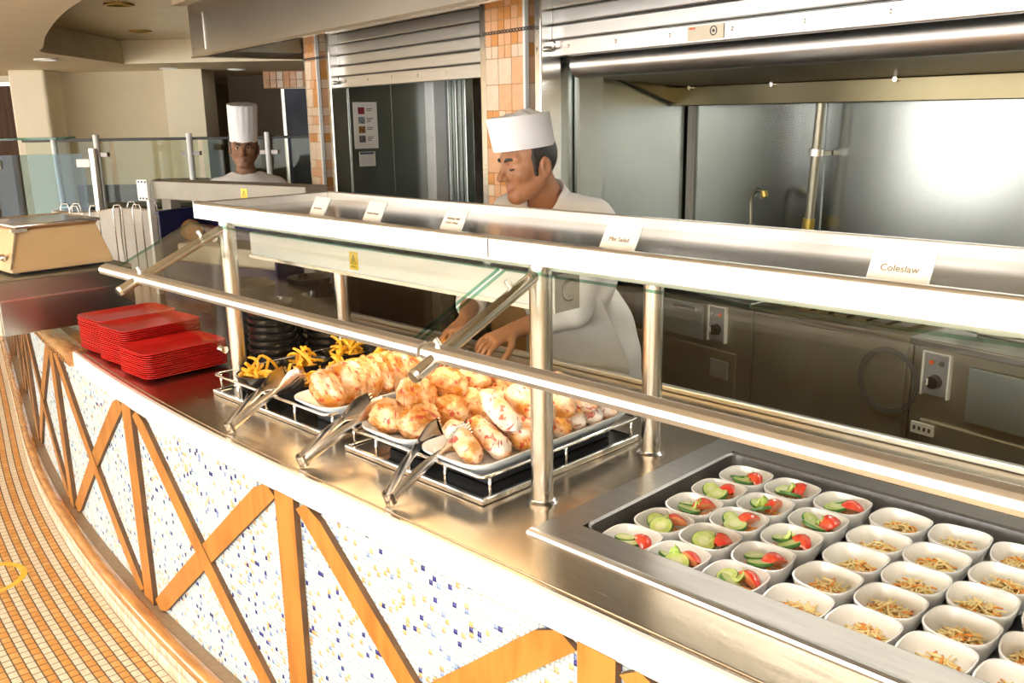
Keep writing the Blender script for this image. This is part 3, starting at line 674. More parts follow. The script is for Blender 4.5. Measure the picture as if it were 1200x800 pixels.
obj('top', MB().box(1.55, 2.9, 0.64, 1.34, 0.955, 0.985), 'steel_wall', uc, bevel=0.006)
control(uc, 1.645, 0.86, True)
dr = obj('drawer', MB().box(1.76, 2.30, 0.660, 0.677, 0.72, 0.915), 'steel_drawer', uc, bevel=0.006)
obj('drawer_handle', MB().tube([(2.10, 0.66, 0.885), (2.10, 0.635, 0.885), (2.11, 0.63, 0.885), (2.18, 0.63, 0.885), (2.19, 0.635, 0.885), (2.19, 0.66, 0.885)], 0.006, 8), 'steel_bright', dr, smooth=True)
obj('drawer', MB().box(2.33, 2.86, 0.660, 0.677, 0.72, 0.915), 'steel_drawer', uc, bevel=0.006)
obj('lower_door', MB().box(1.60, 2.86, 0.664, 0.677, 0.14, 0.69), 'steel_dark', uc, bevel=0.006)
sk = obj('socket_plate', MB().box(1.575, 1.66, 0.655, 0.664, 0.635, 0.675), 'panel_white', uc)
for i in range(4): obj('socket_hole', MB().box(1.585+i*0.019, 1.594+i*0.019, 0.653, 0.655, 0.648, 0.662), 'ink_dark', sk)
obj('foot', MB().box(1.58, 2.85, 0.74, 1.3, 0, 0.08), 'black_matt', uc)
lid = thing('folding_lid', 'steel folding lid lying open on the drawer unit', 'lid', Kw(1.68, 0.78, 0.985), KROT)
obj('plate', MB().box(0.0, 0.55, 0.06, 0.40, 0.0, 0.02), 'steel_dark', lid, bevel=0.004)
obj('handle', MB().tube([(0.02, 0.06, 0.02), (-0.04, 0.0, 0.03), (0.06, -0.03, 0.03), (0.16, 0.0, 0.03), (0.18, 0.06, 0.02)], 0.007, 8), 'steel_dark', lid, smooth=True)

# ------------------------------------------------------------------ serving counter base
cb = thing('serving_counter', 'curved serving counter front of pale mosaic with orange wooden lattice', 'counter')
SA, SB = S(0.5), S(-9.8)
ss = np.linspace(SA, SB, 150)
def band(prof, closed=True, ss=ss):
    """sweep a profile of (offset, z) along the counter line"""
    m_ = MB(); rings = [[cP(s, o_, z_) for o_, z_ in prof] for s in ss]
    m_.loft(rings, cap=True); return m_
obj('backing_panel', band([(-0.014, 0.06), (-0.014, 0.85), (-0.10, 0.85), (-0.10, 0.06)]), 'grout_pale', cb)
# mosaic
def mosaic(s0, s1, pitch, z0, z1, off, proud, mats, weights, tall=1.0, gap=0.0014, brick=False):
    ns = int((s1-s0)/pitch); nz = int((z1-z0)/(pitch*tall))
    I, J = np.meshgrid(np.arange(ns), np.arange(nz), indexing='ij'); I = I.ravel(); J = J.ravel()
    sh = (J % 2)*0.5 if brick else 0
    a = s0+(I+sh)*pitch+gap/2; b = s0+(I+1+sh)*pitch-gap/2; c = z0+J*pitch*tall+gap/2; d = z0+(J+1)*pitch*tall-gap/2
    A0 = cpt(a, off); B0_ = cpt(b, off); A1 = cpt(a, off+proud); B1_ = cpt(b, off+proud)
    V = np.stack([np.column_stack([A0, c]), np.column_stack([B0_, c]), np.column_stack([B0_, d]), np.column_stack([A0, d]),
                  np.column_stack([A1, c]), np.column_stack([B1_, c]), np.column_stack([B1_, d]), np.column_stack([A1, d])], 1).reshape(-1, 3)
    n_ = len(I); base = (np.arange(n_)*8)[:, None, None]
    Fq = np.array([[4, 7, 6, 5], [0, 4, 5, 1], [1, 5, 6, 2], [2, 6, 7, 3], [3, 7, 4, 0]])[None] + base
    mi = rng.choice(len(mats), n_, p=weights)
    return V, Fq.reshape(-1, 4), np.repeat(mi, 5)
def fast_mesh(name, V, Fq, mi, mats, parent, smooth=False):
    me = bpy.data.meshes.new(name); nv, nf = len(V), len(Fq); k = Fq.shape[1]
    me.vertices.add(nv); me.vertices.foreach_set('co', np.ascontiguousarray(V, dtype=np.float32).ravel())
    me.loops.add(nf*k); me.loops.foreach_set('vertex_index', np.ascontiguousarray(Fq, dtype=np.int32).ravel())
    me.polygons.add(nf); me.polygons.foreach_set('loop_start', np.arange(nf, dtype=np.int32)*k)
    try: me.polygons.foreach_set('loop_total', np.full(nf, k, dtype=np.int32))
    except Exception: pass
    for m in mats: me.materials.append(MATS[m])
    me.update(calc_edges=True)
    me.polygons.foreach_set('material_index', np.ascontiguousarray(mi, dtype=np.int32))
    if smooth: me.polygons.foreach_set('use_smooth', np.ones(nf, dtype=bool))
    me.update(); me.validate()
    o = bpy.data.objects.new(name, me); link(o, parent); return o
mm = ['mos_white', 'mos_pale', 'mos_blue', 'mos_mid', 'mos_orange']
V, Fq, mi = mosaic(S(-0.35), S(-5.6), 0.0125, 0.107, 0.85, -0.014, 0.0025, mm, [0.66, 0.21, 0.035, 0.025, 0.07])
o = fast_mesh('mosaic_tiles', V, Fq, mi, mm, cb); o['kind'] = 'stuff'
V, Fq, mi = mosaic(S(-5.6), S(-9.0), 0.025, 0.107, 0.85, -0.014, 0.0025, mm, [0.66, 0.21, 0.035, 0.025, 0.07])
o = fast_mesh('distant_mosaic_tiles', V, Fq, mi, mm, cb); o['kind'] = 'stuff'
# plinth
obj('plinth', band([(-0.03, 0.0), (0.074, 0.0), (0.064, 0.085), (0.046, 0.104), (-0.03, 0.107)]), 'kick_grout', cb)
V, Fq, mi = mosaic(S(-1.3), S(-8.0), 0.02, 0.004, 0.090, 0.0735, 0.002, ['kick_tile', 'kick_peach'], [0.6, 0.4], tall=2.1, gap=0.003)
V[:, 1] += V[:, 2]*0.1
o = fast_mesh('plinth_tiles', V, Fq, mi, ['kick_tile', 'kick_peach'], cb); o['kind'] = 'stuff'
rl = MB().tube([cP(s, 0.050, 0.099) for s in ss], 0.0265, 14); obj('wood_rail', rl, 'wood_rail', cb, smooth=True)
# lattice beams
NODES = [0.12, -0.92, -1.945, -2.995, -4.06, -5.1, -6.15, -7.2, -8.25]
def beam(s0, z0, s1, z1, w, o0, o1, n=14):
    """a flat bar laid on the counter front between two points (arc length, height)"""
    m_ = MB(); d = Vector((s1-s0, z1-z0)).normalized(); p = Vector((-d.y, d.x))*w/2
    rings = []
    for i in range(n+1):
        t = i/n; s = s0+(s1-s0)*t; z = z0+(z1-z0)*t
        def q(sg, off):
            zz = z + sg*p.y; sx = s + sg*p.x
            if zz > 0.838 or zz < 0.108:
                zc = min(max(zz, 0.108), 0.838); sx += (zc-zz)*0.0; zz = zc
            return cP(sx, off, zz)
        rings.append([q(-1, o0), q(1, o0), q(1, o1), q(-1, o1)])
    o_ = len(m_.v); vs = [p_ for r in rings for p_ in r]; fs = []; mi_ = []
    for i in range(n):
        a_ = i*4; b_ = a_+4
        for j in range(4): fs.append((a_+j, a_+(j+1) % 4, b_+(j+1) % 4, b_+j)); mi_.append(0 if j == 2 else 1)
    fs += [(3, 2, 1, 0), tuple(n*4+k for k in range(4))]; mi_ += [1, 1]
    m_.add(vs, fs); m_.m = mi_; return m_
for i, X in enumerate(NODES):
    s_ = S(X)
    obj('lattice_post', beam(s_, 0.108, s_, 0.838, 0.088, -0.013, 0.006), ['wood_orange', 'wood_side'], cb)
    if i+1 < len(NODES):
        sn = S(NODES[i+1]); a_, b_ = s_+0.072, sn-0.072
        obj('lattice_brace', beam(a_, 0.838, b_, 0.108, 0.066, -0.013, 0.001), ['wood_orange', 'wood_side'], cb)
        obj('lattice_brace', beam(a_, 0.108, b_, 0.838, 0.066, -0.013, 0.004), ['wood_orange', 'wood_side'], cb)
# carcass behind, so that nothing shows through
obj('carcass', MB().prism([tuple(cpt(s, -0.10)) for s in np.linspace(SA, S(-4.4), 30)] + [(-4.4, 2.33), (0.5, 2.33)], 0.02, 0.66), 'steel_dark', cb)
obj('rear_cladding', MB().box(-4.4, 0.5, 2.30, 2.33, 0.02, 0.86), 'steel_wall', cb)

# ------------------------------------------------------------------ steel worktop
wt = thing('worktop', 'long brushed steel serving worktop with a bright front edge', 'worktop')
ZT = 0.90
WX0, WX1 = -1.247, 0.62                                      # the salad well takes this stretch
m_ = MB()
def strip(xs, y0f, y1f):
    k = len(xs); vs = [(x, y0f(x), ZT) for x in xs]+[(x, y1f(x), ZT) for x in xs]+[(x, y0f(x), ZT-0.04) for x in xs]+[(x, y1f(x), ZT-0.04) for x in xs]
    fs = []
    for i in range(k-1): fs += [(i, i+1, k+i+1, k+i), (2*k+i, 3*k+i, 3*k+i+1, 2*k+i+1), (i, 2*k+i, 2*k+i+1, i+1), (k+i, k+i+1, 3*k+i+1, 3*k+i)]
    fs += [(0, k, 3*k, 2*k), (k-1, 3*k-1, 4*k-1, 2*k-1)]
    m_.add(vs, fs)
strip(list(np.linspace(-5.6, WX0, 60)), lambda x: cfront(x)+0.004, lambda x: 2.36+max(0, -4.4-x)*0.28)
obj('surface', m_, 'steel_top', wt)
m_ = MB(); strip(list(np.linspace(WX0, WX1, 12)), lambda x: cfront(x)+0.004, lambda x: 1.305); strip(list(np.linspace(WX0, WX1, 12)), lambda x: 2.06, lambda x: 2.36)
obj('front_strip', m_, 'steel_top', wt)
obj('edge_band', band([(0.004, 0.836), (0.004, 0.897), (0.0, 0.9025), (-0.012, 0.9030), (-0.012, 0.836)], ss=np.linspace(S(0.62), S(-3.62), 90)), 'band_white', wt)
obj('drip_bead', MB().tube([cP(s, -0.028, 0.9005) for s in np.linspace(S(0.62), S(-3.62), 80)], 0.003, 6), 'steel_top', wt, smooth=True)
obj('rear_upstand', MB().box(-4.2, WX1, 2.335, 2.36, 0.90, 0.918), 'steel_edge', wt, bevel=0.004)
# wooden hand rail carried on from the steel edge
hr = thing('wooden_handrail', 'rounded orange wooden handrail capping the counter edge under the till', 'handrail')
obj('rail', band([(0.02, 0.845), (0.03, 0.865), (0.03, 0.89), (0.015, 0.905), (-0.03, 0.908), (-0.05, 0.902), (-0.05, 0.845)], ss=np.linspace(S(-3.62), S(-8.5), 60)), 'wood_rail', hr, smooth=True, angle=50)
obj('wood_capping', band([(-0.05, 0.88), (-0.05, 0.904), (-0.26, 0.906), (-0.26, 0.88)], ss=np.linspace(S(-3.70), S(-8.5), 40)), 'wood_orange', hr)

# ------------------------------------------------------------------ salad well
sw = thing('salad_well', 'recessed steel well in the worktop holding the rows of white bowls', 'salad well')
PX0, PX1, PY0, PY1, ZW = -1.174, 0.50, 1.395, 2.00, 0.828
rim = MB()
for x0, x1, y0, y1 in ((WX0, WX1, 1.305, PY0), (WX0, WX1, PY1, 2.06), (WX0, PX0, PY0, PY1), (PX1, WX1, PY0, PY1)):
    rim.box(x0, x1, y0, y1, 0.86, 0.906)
obj('rim', rim, 'steel_well_rim', sw)
obj('front_ridge', MB().extrude([(1.296, 0.900), (1.298, 0.906), (1.306, 0.909), (1.316, 0.9065), (1.316, 0.900)], 'x', WX0, WX1), 'steel_edge', sw)
pan = MB()
lv = [(PX1-PX0, PY1-PY0, 0.03, 0.9062), (PX1-PX0-0.012, PY1-PY0-0.012, 0.026, 0.902), (PX1-PX0-0.02, PY1-PY0-0.02, 0.024, ZW+0.012), (PX1-PX0-0.05, PY1-PY0-0.05, 0.02, ZW)]
rings = [[(x+(PX0+PX1)/2, y+(PY0+PY1)/2, z) for x, y in rrect(w, d, r, 5)] for w, d, r, z in lv]
k = len(rings[0]); vs = [p for q in rings for p in q]; fs = [(i*k+j, (i+1)*k+j, (i+1)*k+(j+1) % k, i*k+(j+1) % k) for i in range(3) for j in range(k)] + [tuple(range(3*k, 4*k))]
pan.add(vs, fs)
po = bpy.data.objects.new('pan', mesh('pan', pan, 'steel_well', fix=False)); link(po, sw)

# ------------------------------------------------------------------ serving gantry: posts, shelf, sloping glass
sg = thing('sneeze_guard', 'steel serving gantry with a long shelf and sloping glass over the food', 'sneeze guard')
PXS = (-2.68, -1.33, 0.02)
for x in PXS:
    for y in (1.437, 1.854):
        p = obj('post', MB().cyl((x, y, 0.90), (x, y, 1.462), 0.0255, n=32), 'steel_post', sg, smooth=True, angle=50)
        obj('flange', MB().lathe([(0.0255, 0.900), (0.036, 0.900), (0.036, 0.905), (0.028, 0.911), (0.0255, 0.911)], 28, (x, y, 0)), 'steel_bright', p, smooth=True, angle=50)
SX0, SX1, SY0, SY1 = -2.815, 0.55, 1.397, 1.922
sh = obj('shelf_plate', MB().box(SX0+0.01, SX1, SY0+0.01, SY1-0.01, 1.468, 1.480), 'steel_shelf', sg)
obj('front_lip', MB().extrude([(SY0, 1.456), (SY0, 1.502), (SY0+0.006, 1.508), (SY0+0.022, 1.508), (SY0+0.026, 1.480), (SY0+0.026, 1.456)], 'x', SX0, SX1), 'steel_edge', sg, bevel=0.002)
obj('rear_lip', MB().box(SX0, SX1, SY1-0.022, SY1, 1.456, 1.507), 'steel_edge', sg, bevel=0.003)
obj('end_lip', MB().box(SX0, SX0+0.022, SY0+0.026, SY1-0.022, 1.456, 1.507), 'steel_edge', sg, bevel=0.003)
obj('under_rail', MB().box(-2.72, 0.10, 1.80, 1.86, 1.440, 1.466).box(-2.72, 0.10, 1.44, 1.47, 1.440, 1.466), 'steel_dark', sg)
GT, GB = Vector((1.405, 1.437)), Vector((1.140, 1.316))      # glass top and bottom edge (y, z)
gd = (GB-GT).normalized(); gn = Vector((gd.y, -gd.x))
if gn.y < 0: gn = -gn
def glass_sheet(x0, x1):
    a, b = GT, GB; t = gn*0.004
    m_ = MB(); m_.extrude([tuple(a+t), tuple(b+t), tuple(b-t), tuple(a-t)], 'x', x0, x1); m_.m = [1, 1, 0, 1, 0, 1]; return m_
obj('glass_pane', glass_sheet(-2.864, -1.425), ['glass_clear', 'glass_edge'], sg)
obj('glass_pane', glass_sheet(-1.405, 0.55), ['glass_clear', 'glass_edge'], sg)
def rail_prof(): 
    c = GB + gd*0.006
    return [tuple(c+Vector(v)) for v in ((-0.012, -0.014), (-0.015, -0.004), (-0.013, 0.006), (-0.004, 0.012), (0.012, 0.017), (0.016, 0.012), (0.010, -0.004), (0.004, -0.014))]
for x0, x1 in ((-2.93, -1.375), (-1.365, 0.55)):
    obj('glass_rail', MB().extrude(rail_prof(), 'x', x0, x1), 'steel_edge', sg, bevel=0.002)
for x in PXS:
    e0 = Vector((x, 1.425, 1.432)); e1 = Vector((x, 1.078, 1.280))
    st = obj('strut', MB().cyl(e0, e1, 0.0145, n=20), 'steel_post', sg, smooth=True, angle=50)
    dirv = (e1-e0).normalized(); up = Vector((0, -dirv.z, dirv.y)); up = up if up.z > 0 else -up
    obj('end_cap', MB().cyl(e1-dirv*0.002, e1+dirv*0.006, 0.016, 0.013, n=20), 'steel_bright', st, smooth=True, angle=40)
    for f_ in (0.2, 0.78):
        q = e0.lerp(e1, f_); obj('clamp', MB().cyl(q, q+up*0.030+Vector((-0.012, 0, 0)), 0.006, n=10), 'steel_bright', st, smooth=True, angle=50)
# triangular end pane
m_ = MB().extrude([(1.430, 1.425), (1.085, 1.272), (1.425, 1.02)], 'x', -2.722, -2.714); m_.m = [0, 0, 1, 1, 1]
obj('end_pane', m_, ['glass_clear', 'glass_edge'], sg)
for y, z in ((1.437, 1.40), (1.437, 1.035)): obj('pane_bolt', MB().cyl((-2.70, y-0.035, z), (-2.73, y-0.035, z), 0.012, n=14), 'steel_bright', sg, smooth=True, angle=40)
# paper notice taped to the shelf front
ntc = thing('shelf_notice', 'faint white printed strip in a clear holder on the shelf front', 'notice', (-1.535, 1.3955, 1.481), 0)
obj('strip', MB().box(-0.085, 0.085, -0.0015, 0.0, -0.021, 0.021), 'acrylic', ntc)
ln = MB()
for z, a_, b_ in ((0.004, -0.07, 0.07), (-0.008, -0.055, 0.05)): 
    x = a_
    while x < b_: w = random.uniform(0.008, 0.022); ln.box(x, x+w, -0.0018, -0.0014, z, z+0.005); x += w+0.004
obj('print_lines', ln, 'ink_pale', ntc)

# heat lamp bar under the shelf
def warn(parent, x, y, z, s=0.03, rot=(0, 0, 0)):
    st = obj('warning_sticker', MB().box(-s*0.8, s*0.8, -0.001, 0.0, -s, s), 'yellow_sticker', parent, loc=(x, y, z), rot=rot)
    tri = MB().tube([(-s*0.45, -0.0012, -s*0.35), (s*0.45, -0.0012, -s*0.35), (0, -0.0012, s*0.6)], s*0.06, 4, closed=True)
    obj('triangle_mark', tri, 'ink_dark', st); obj('bar_mark', MB().box(-s*0.05, s*0.05, -0.0018, -0.001, -s*0.2, s*0.2).box(-s*0.4, s*0.4, -0.0018, -0.001, -s*0.72, -s*0.62), 'ink_dark', st)
    return st
hb = thing('heat_lamp_bar', 'long white heat lamp bar with a yellow warning sticker under the shelf', 'heat lamp')
BX0, BX1, BY0, BY1, BZ0, BZ1 = -2.755, -1.395, 1.555, 1.635, 1.322, 1.402
obj('housing', MB().box(BX0, BX1, BY0, BY1, BZ0, BZ1), 'white_enamel', hb, bevel=0.004)
obj('lower_flange', MB().box(BX0, BX1, BY0-0.006, BY0+0.004, BZ0-0.006, BZ0+0.004).box(BX0, BX1, BY1-0.004, BY1+0.006, BZ0-0.006, BZ0+0.004), 'steel_bright', hb)
ec = obj('end_plate', MB().box(BX1, BX1+0.004, BY0-0.004, BY1+0.004, BZ0-0.006, BZ1+0.004), 'white_enamel', hb)
obj('dial', MB().cyl((BX1+0.004, 1.600, 1.365), (BX1+0.012, 1.600, 1.365), 0.022, n=24), 'white_enamel', ec, smooth=True, angle=40)
obj('dial_ring', MB().tube([(BX1+0.006, 1.600+0.026*math.cos(a), 1.365+0.026*math.sin(a)) for a in np.linspace(0, 2*PI, 30)[:-1]], 0.0015, 6, closed=True), 'panel_grey', ec)
obj('heating_element', MB().cyl((BX0+0.06, 1.595, BZ0-0.002), (BX1-0.06, 1.595, BZ0-0.002), 0.007, n=12), 'lamp_warm', hb)
warn(hb, -2.175, BY0-0.0004, 1.362, 0.026)
for x in (-2.5, -1.65): obj('hanger', MB().box(x-0.012, x+0.012, 1.585, 1.605, BZ1, 1.466), 'steel_bright', hb)
area_light('heat_lamp', (-2.07, 1.595, BZ0-0.012), (0, 0, 0), 1.2, 0.07, 3.4, (1.0, 0.72, 0.40))

# sign cards on the shelf
def sign(x, w, h_, lines, label, size):
    t = thing('food_sign', label, 'sign', (x, 1.436, 1.4805), R_(random.uniform(-2, 2)), 'food name signs')
    tilt = R_(-32)
    def T(m_): return m_.xf(Matrix.Rotation(tilt, 4, 'X'))
    obj('holder', T(MB().box(-w/2-0.002, w/2+0.002, 0.0, 0.004, 0.012, h_+0.014)), 'acrylic', t, bevel=0.001)
    obj('card', T(MB().box(-w/2+0.001, w/2-0.001, -0.0015, 0.0, 0.014, h_+0.012)), 'card', t)
    obj('clip', T(MB().box(-w*0.17, w*0.17, -0.005, 0.006, 0.008, 0.022)), 'acrylic', t, bevel=0.001)
    obj('base', MB().box(-w/2, w/2, -0.004, 0.045, 0.0, 0.004).box(-w*0.17, w*0.17, -0.004, 0.02, 0.0, 0.016), 'acrylic', t, bevel=0.001)
    for i, b in enumerate(lines):
        zc = h_*0.68 + ((len(lines)-1)/2-i)*size*1.25
        p = Matrix.Rotation(tilt, 4, 'X') @ Vector((0, -0.0022, zc))
        text(b, size, 'ink_brown', t, p, (PI/2+tilt, 0, 0))
sign(-2.195, 0.066, 0.066, ['Beef Burger'], 'small sign card furthest left, on the shelf corner by the far pillar', 0.0085)
sign(-1.945, 0.070, 0.068, ['Chicken Burger'], 'second sign card from the left on the shelf', 0.0085)
sign(-1.635, 0.072, 0.072, ['Hotdog with', 'Fried Onion'], 'third sign card from the left, with two lines of print', 0.0088)
sign(-1.135, 0.085, 0.066, ['Mix Salad'], 'sign card reading Mix Salad beside the chef in the low hat', 0.0135)
sign(-0.572, 0.095, 0.066, ['Coleslaw'], 'sign card reading Coleslaw, furthest right on the shelf', 0.0165)

# ------------------------------------------------------------------ left end: steel till block, bread case, paper bags
tb = thing('steel_plinth_box', 'raised dark steel box standing on the counter left of the red plates', 'steel box')
obj('side_sheet', MB().box(-3.895, -3.87, 1.09, 1.62, 0.948, 1.164), 'steel_wall', tb, bevel=0.003)
obj('top_sheet', MB().box(-4.6, -3.87, 1.09, 1.62, 1.164, 1.172), 'steel_dark', tb)
obj('front_sheet', MB().box(-4.6, -3.895, 1.09, 1.115, 0.948, 1.164), 'steel_edge', tb)
obj('seam', MB().box(-3.87, -3.866, 1.09, 1.62, 1.085, 1.092), 'steel_bright', tb)
obj('carcass', MB().box(-4.55, -3.90, 1.40, 1.61, 0.9, 1.16), 'steel_dark', tb)
bc = thing('bread_case', 'beige sloping countertop case with a brown glossy lid at the left edge', 'display case', (-4.18, 1.385, 1.172), R_(2))
lv = [((0.52, 0.175, 1), 0.012), ((0.52, 0.175, 1), 0.030), ((0.36, 0.155, 1), 0.172)]
m_ = MB(); rr = [[(-w/2, -0.232 if z < 0.1 else -0.165, z), (w/2, -0.232 if z < 0.1 else -0.165, z), (w/2, d, z), (-w/2, d, z)] for (w, d, _), z in lv]; m_.loft(rr)
obj('sloped_body', m_, 'case_beige', bc, bevel=0.006)
obj('lid', MB().box(-0.185, 0.185, -0.17, 0.16, 0.172, 0.190), 'case_brown', bc, bevel=0.006)
obj('lid_frame', MB().tube([(0.19, -0.175, 0.188), (0.19, 0.165, 0.188), (-0.19, 0.165, 0.188), (-0.19, -0.175, 0.188)], 0.006, 8, closed=True), 'steel_bright', bc, smooth=True)
obj('hinge', MB().box(0.17, 0.20, -0.19, -0.13, 0.165, 0.178), 'steel_bright', bc)
obj('foot', MB().box(-0.22, 0.22, -0.19, 0.15, 0.0, 0.014), 'black_matt', bc)
obj('corner_strip', MB().tube([(0.262, -0.232, 0.03), (0.182, -0.167, 0.172)], 0.006, 6), 'steel_bright', bc)
obj('front_latch', MB().cyl((0.17, -0.22, 0.06), (0.19, -0.235, 0.075), 0.012, n=10), 'steel_bright', bc, smooth=True)

bh = thing('bag_rack', 'wire rack with tall looped dividers holding the paper bags', 'rack', Hw(-2.22, 5.02, 0.9065), HROT + R_(8))
obj('base_frame', MB().tube([(-0.26, -0.06, 0), (0.26, -0.06, 0), (0.26, 0.10, 0), (-0.26, 0.10, 0)], 0.006, 8, closed=True), 'tong_steel', bh, smooth=True)
for x, y in ((-0.22, 0.10), (-0.12, -0.07), (-0.02, -0.07), (0.10, -0.07), (0.13, 0.11), (0.20, -0.07), (0.24, 0.11), (-0.16, 0.1)):
    obj('wire_loop', MB().tube([(x-0.022, y, 0), (x-0.022, y, 0.394), (x-0.014, y, 0.416), (x+0.014, y, 0.416), (x+0.022, y, 0.394), (x+0.022, y, 0)], 0.0035, 8), 'tong_steel', bh, smooth=True)
for nm, x0, x1, tw, lab, h_ in (('paper_bag', -0.25, -0.088, 0, 'bundle of open white paper bags at the left of the wire rack', 0.39),
                            ('paper_bag', -0.082, 0.092, 0, 'bundle of white paper bags in the middle of the wire rack', 0.385), ('paper_bag', 0.098, 0.28, 0, 'bundle of white paper bags at the right of the wire rack', 0.38)):
    m_ = MB(); nx, nz = 10, 8; vs = []; fs = []
    for side in (0, 1):
        for i in range(nx+1):
            for k in range(nz+1):
                x = x0+(x1-x0)*i/nx; z = 0.004+h_*k/nz; y = (0.045 if side else -0.04)*(1-0.15*k/nz) + 0.012*math.sin(9*x+2*z*8) + (0.01*math.cos(5*x*9) if k == nz else 0)
                vs.append((x, y, z + (0.012*math.sin(13*x) if k == nz else 0)))
    N = (nx+1)*(nz+1)
    for side in (0, 1):
        for i in range(nx):
            for k in range(nz): fs.append((side*N+i*(nz+1)+k, side*N+(i+1)*(nz+1)+k, side*N+(i+1)*(nz+1)+k+1, side*N+i*(nz+1)+k+1))
    for i in range(nx):
        fs.append((i*(nz+1), (i+1)*(nz+1), N+(i+1)*(nz+1), N+i*(nz+1))); fs.append((i*(nz+1)+nz, (i+1)*(nz+1)+nz, N+(i+1)*(nz+1)+nz, N+i*(nz+1)+nz))
    for k in range(nz): fs.append((k, k+1, N+k+1, N+k)); fs.append((nx*(nz+1)+k, nx*(nz+1)+k+1, N+nx*(nz+1)+k+1, N+nx*(nz+1)+k))
    m_.add(vs, fs)
    tag(obj(nm, m_, 'paper', smooth=True, angle=50, loc=Hw(-2.22, 5.035, 0.9005), rot=(0, 0, HROT + R_(8+tw*0.3))), lab, 'paper bag', 'paper bags in the wire rack')

# far heat gantry
fg = thing('far_heat_gantry', 'grey heat gantry on square legs with a yellow sticker in front of the far chef', 'heat lamp', (-4.01, 2.21, 0), R_(12))
obj('beam', MB().box(-0.52, 0.53, -0.07, 0.07, 1.382, 1.470), 'gantry_grey', fg, bevel=0.004)
ep = obj('end_plate', MB().box(-0.60, -0.522, -0.10, -0.085, 1.374, 1.476), 'plate_white', fg, rot=None)
for dx in (-0.58, -0.557, -0.532):
    for dz in (1.385, 1.466): obj('bolt', MB().cyl((dx, -0.10, dz), (dx, -0.104, dz), 0.005, n=8), 'ink_dark', ep)
for x in (-0.48, 0.48): obj('leg', MB().box(x-0.035, x+0.035, -0.03, 0.03, 0.90, 1.382), 'gantry_grey', fg, bevel=0.003)
obj('front_leg_strip', MB().box(-0.55, -0.53, -0.09, -0.06, 0.90, 1.38), 'plate_white', fg)
warn(fg, 0.14, -0.0705, 1.426, 0.026)
bk = thing('blue_crate', 'dark blue plastic bread crate under the far heat gantry', 'crate', (-4.01, 2.22, 0.9005), R_(12))
obj('side_wall', MB().box(-0.40, -0.385, -0.16, 0.12, 0, 0.42).box(0.385, 0.40, -0.16, 0.12, 0, 0.42).box(-0.40, 0.40, 0.105, 0.12, 0, 0.42).box(-0.40, 0.40, -0.16, -0.145, 0, 0.20), 'blue_plastic', bk, bevel=0.004)
obj('crate_floor', MB().box(-0.40, 0.40, -0.16, 0.12, 0, 0.015), 'blue_plastic', bk)
obj('rim', MB().box(-0.41, -0.38, -0.165, 0.13, 0.42, 0.435).box(0.38, 0.41, -0.165, 0.13, 0.42, 0.435).box(-0.41, 0.41, 0.10, 0.13, 0.42, 0.435), 'blue_plastic', bk, bevel=0.004)
def lump(r, sc, seed, amp=0.12, freq=9.0, n=18, m=12, crease=0.0):
    m_ = MB(); vs = []; fs = []
    off = Vector((seed*7.3, seed*3.1, seed*1.7))
    for i in range(m+1):
        th = PI*i/m
        for j in range(n):
            ph = 2*PI*j/n; d = Vector((math.sin(th)*math.cos(ph), math.sin(th)*math.sin(ph), math.cos(th)))
            k = 1 + amp*mnoise.noise(d*1.6+off) + crease*abs(mnoise.noise(d*freq*0.5+off*2)) + amp*0.4*mnoise.noise(d*4.5+off)
            vs.append((d.x*r*sc[0]*k, d.y*r*sc[1]*k, d.z*r*sc[2]*k))
    for i in range(m):
        for j in range(n): fs.append((i*n+j, i*n+(j+1) % n, (i+1)*n+(j+1) % n, (i+1)*n+j))
    return m_.add(vs, fs)
ld = MB(); 
tag(obj('bread_loaf', lump(0.058, (1.1, 0.9, 0.9), 3), 'bread', smooth=True, loc=(-4.335, 2.135, 1.228)), 'round brown bread loaf beside the gantry leg, on top of the pile', 'bread', 'loaves in the blue crate')
for i, (r_, f_) in enumerate(((-4.28, 2.13), (-4.05, 2.18), (-3.80, 2.23))):
    tag(obj('bread_loaf', lump(0.09, (1.15, 0.85, 0.9), 5+i), 'bread', smooth=True, loc=(r_, f_, 0.995)), 'round brown bread loaf lying on the bottom of the blue crate, %s from the left' % ORD[i], 'bread', 'loaves in the blue crate')
tag(obj('crate_liner', MB().box(-0.34, 0.34, -0.11, 0.10, 0.0, 0.10), 'cardboard', loc=(-4.01, 2.22, 1.075), rot=(0, 0, R_(12)), bevel=0.01), 'pale cardboard box sitting inside the blue crate', 'box')

# small glass screen on the near left counter
gs = thing('counter_screen', 'blue tinted glass screen clamped between two steel posts behind the bread case', 'glass screen', Hw(-2.80, 5.65), HROT + R_(4))
obj('glass_sheet', MB().box(-0.30, 0.22, -0.004, 0.004, 1.02, 1.57), 'glass_blue', gs)
for x in (-0.36, 0.285):
    p = obj('post', MB().cyl((x, 0, 0.9), (x, 0, 1.60), 0.027, n=18), 'steel_post', gs, smooth=True, angle=50)
    obj('bracket', MB().box(x+(0.02 if x < 0 else -0.10), x+(0.10 if x < 0 else -0.02), -0.02, 0.02, 1.49, 1.54), 'plate_white', p, bevel=0.003)
for x in (-0.06,):
    p = obj('thin_post', MB().cyl((x, 0.35, 0.9), (x-0.02, 0.35, 1.66), 0.018, n=14), 'plate_white', gs, smooth=True, angle=50)
    obj('swivel', MB().cyl((x-0.03, 0.35, 1.22), (x+0.03, 0.35, 1.22), 0.02, n=12), 'steel_bright', p, smooth=True, angle=50)
obj('glass_shelf', MB().box(-0.75, 0.06, 0.05, 0.35, 1.655, 1.667), 'glass_edge', gs)
dk = thing('dark_worktop', 'dark worktop and hob behind the glass screen', 'worktop', Hw(-2.6, 6.62), HROT)
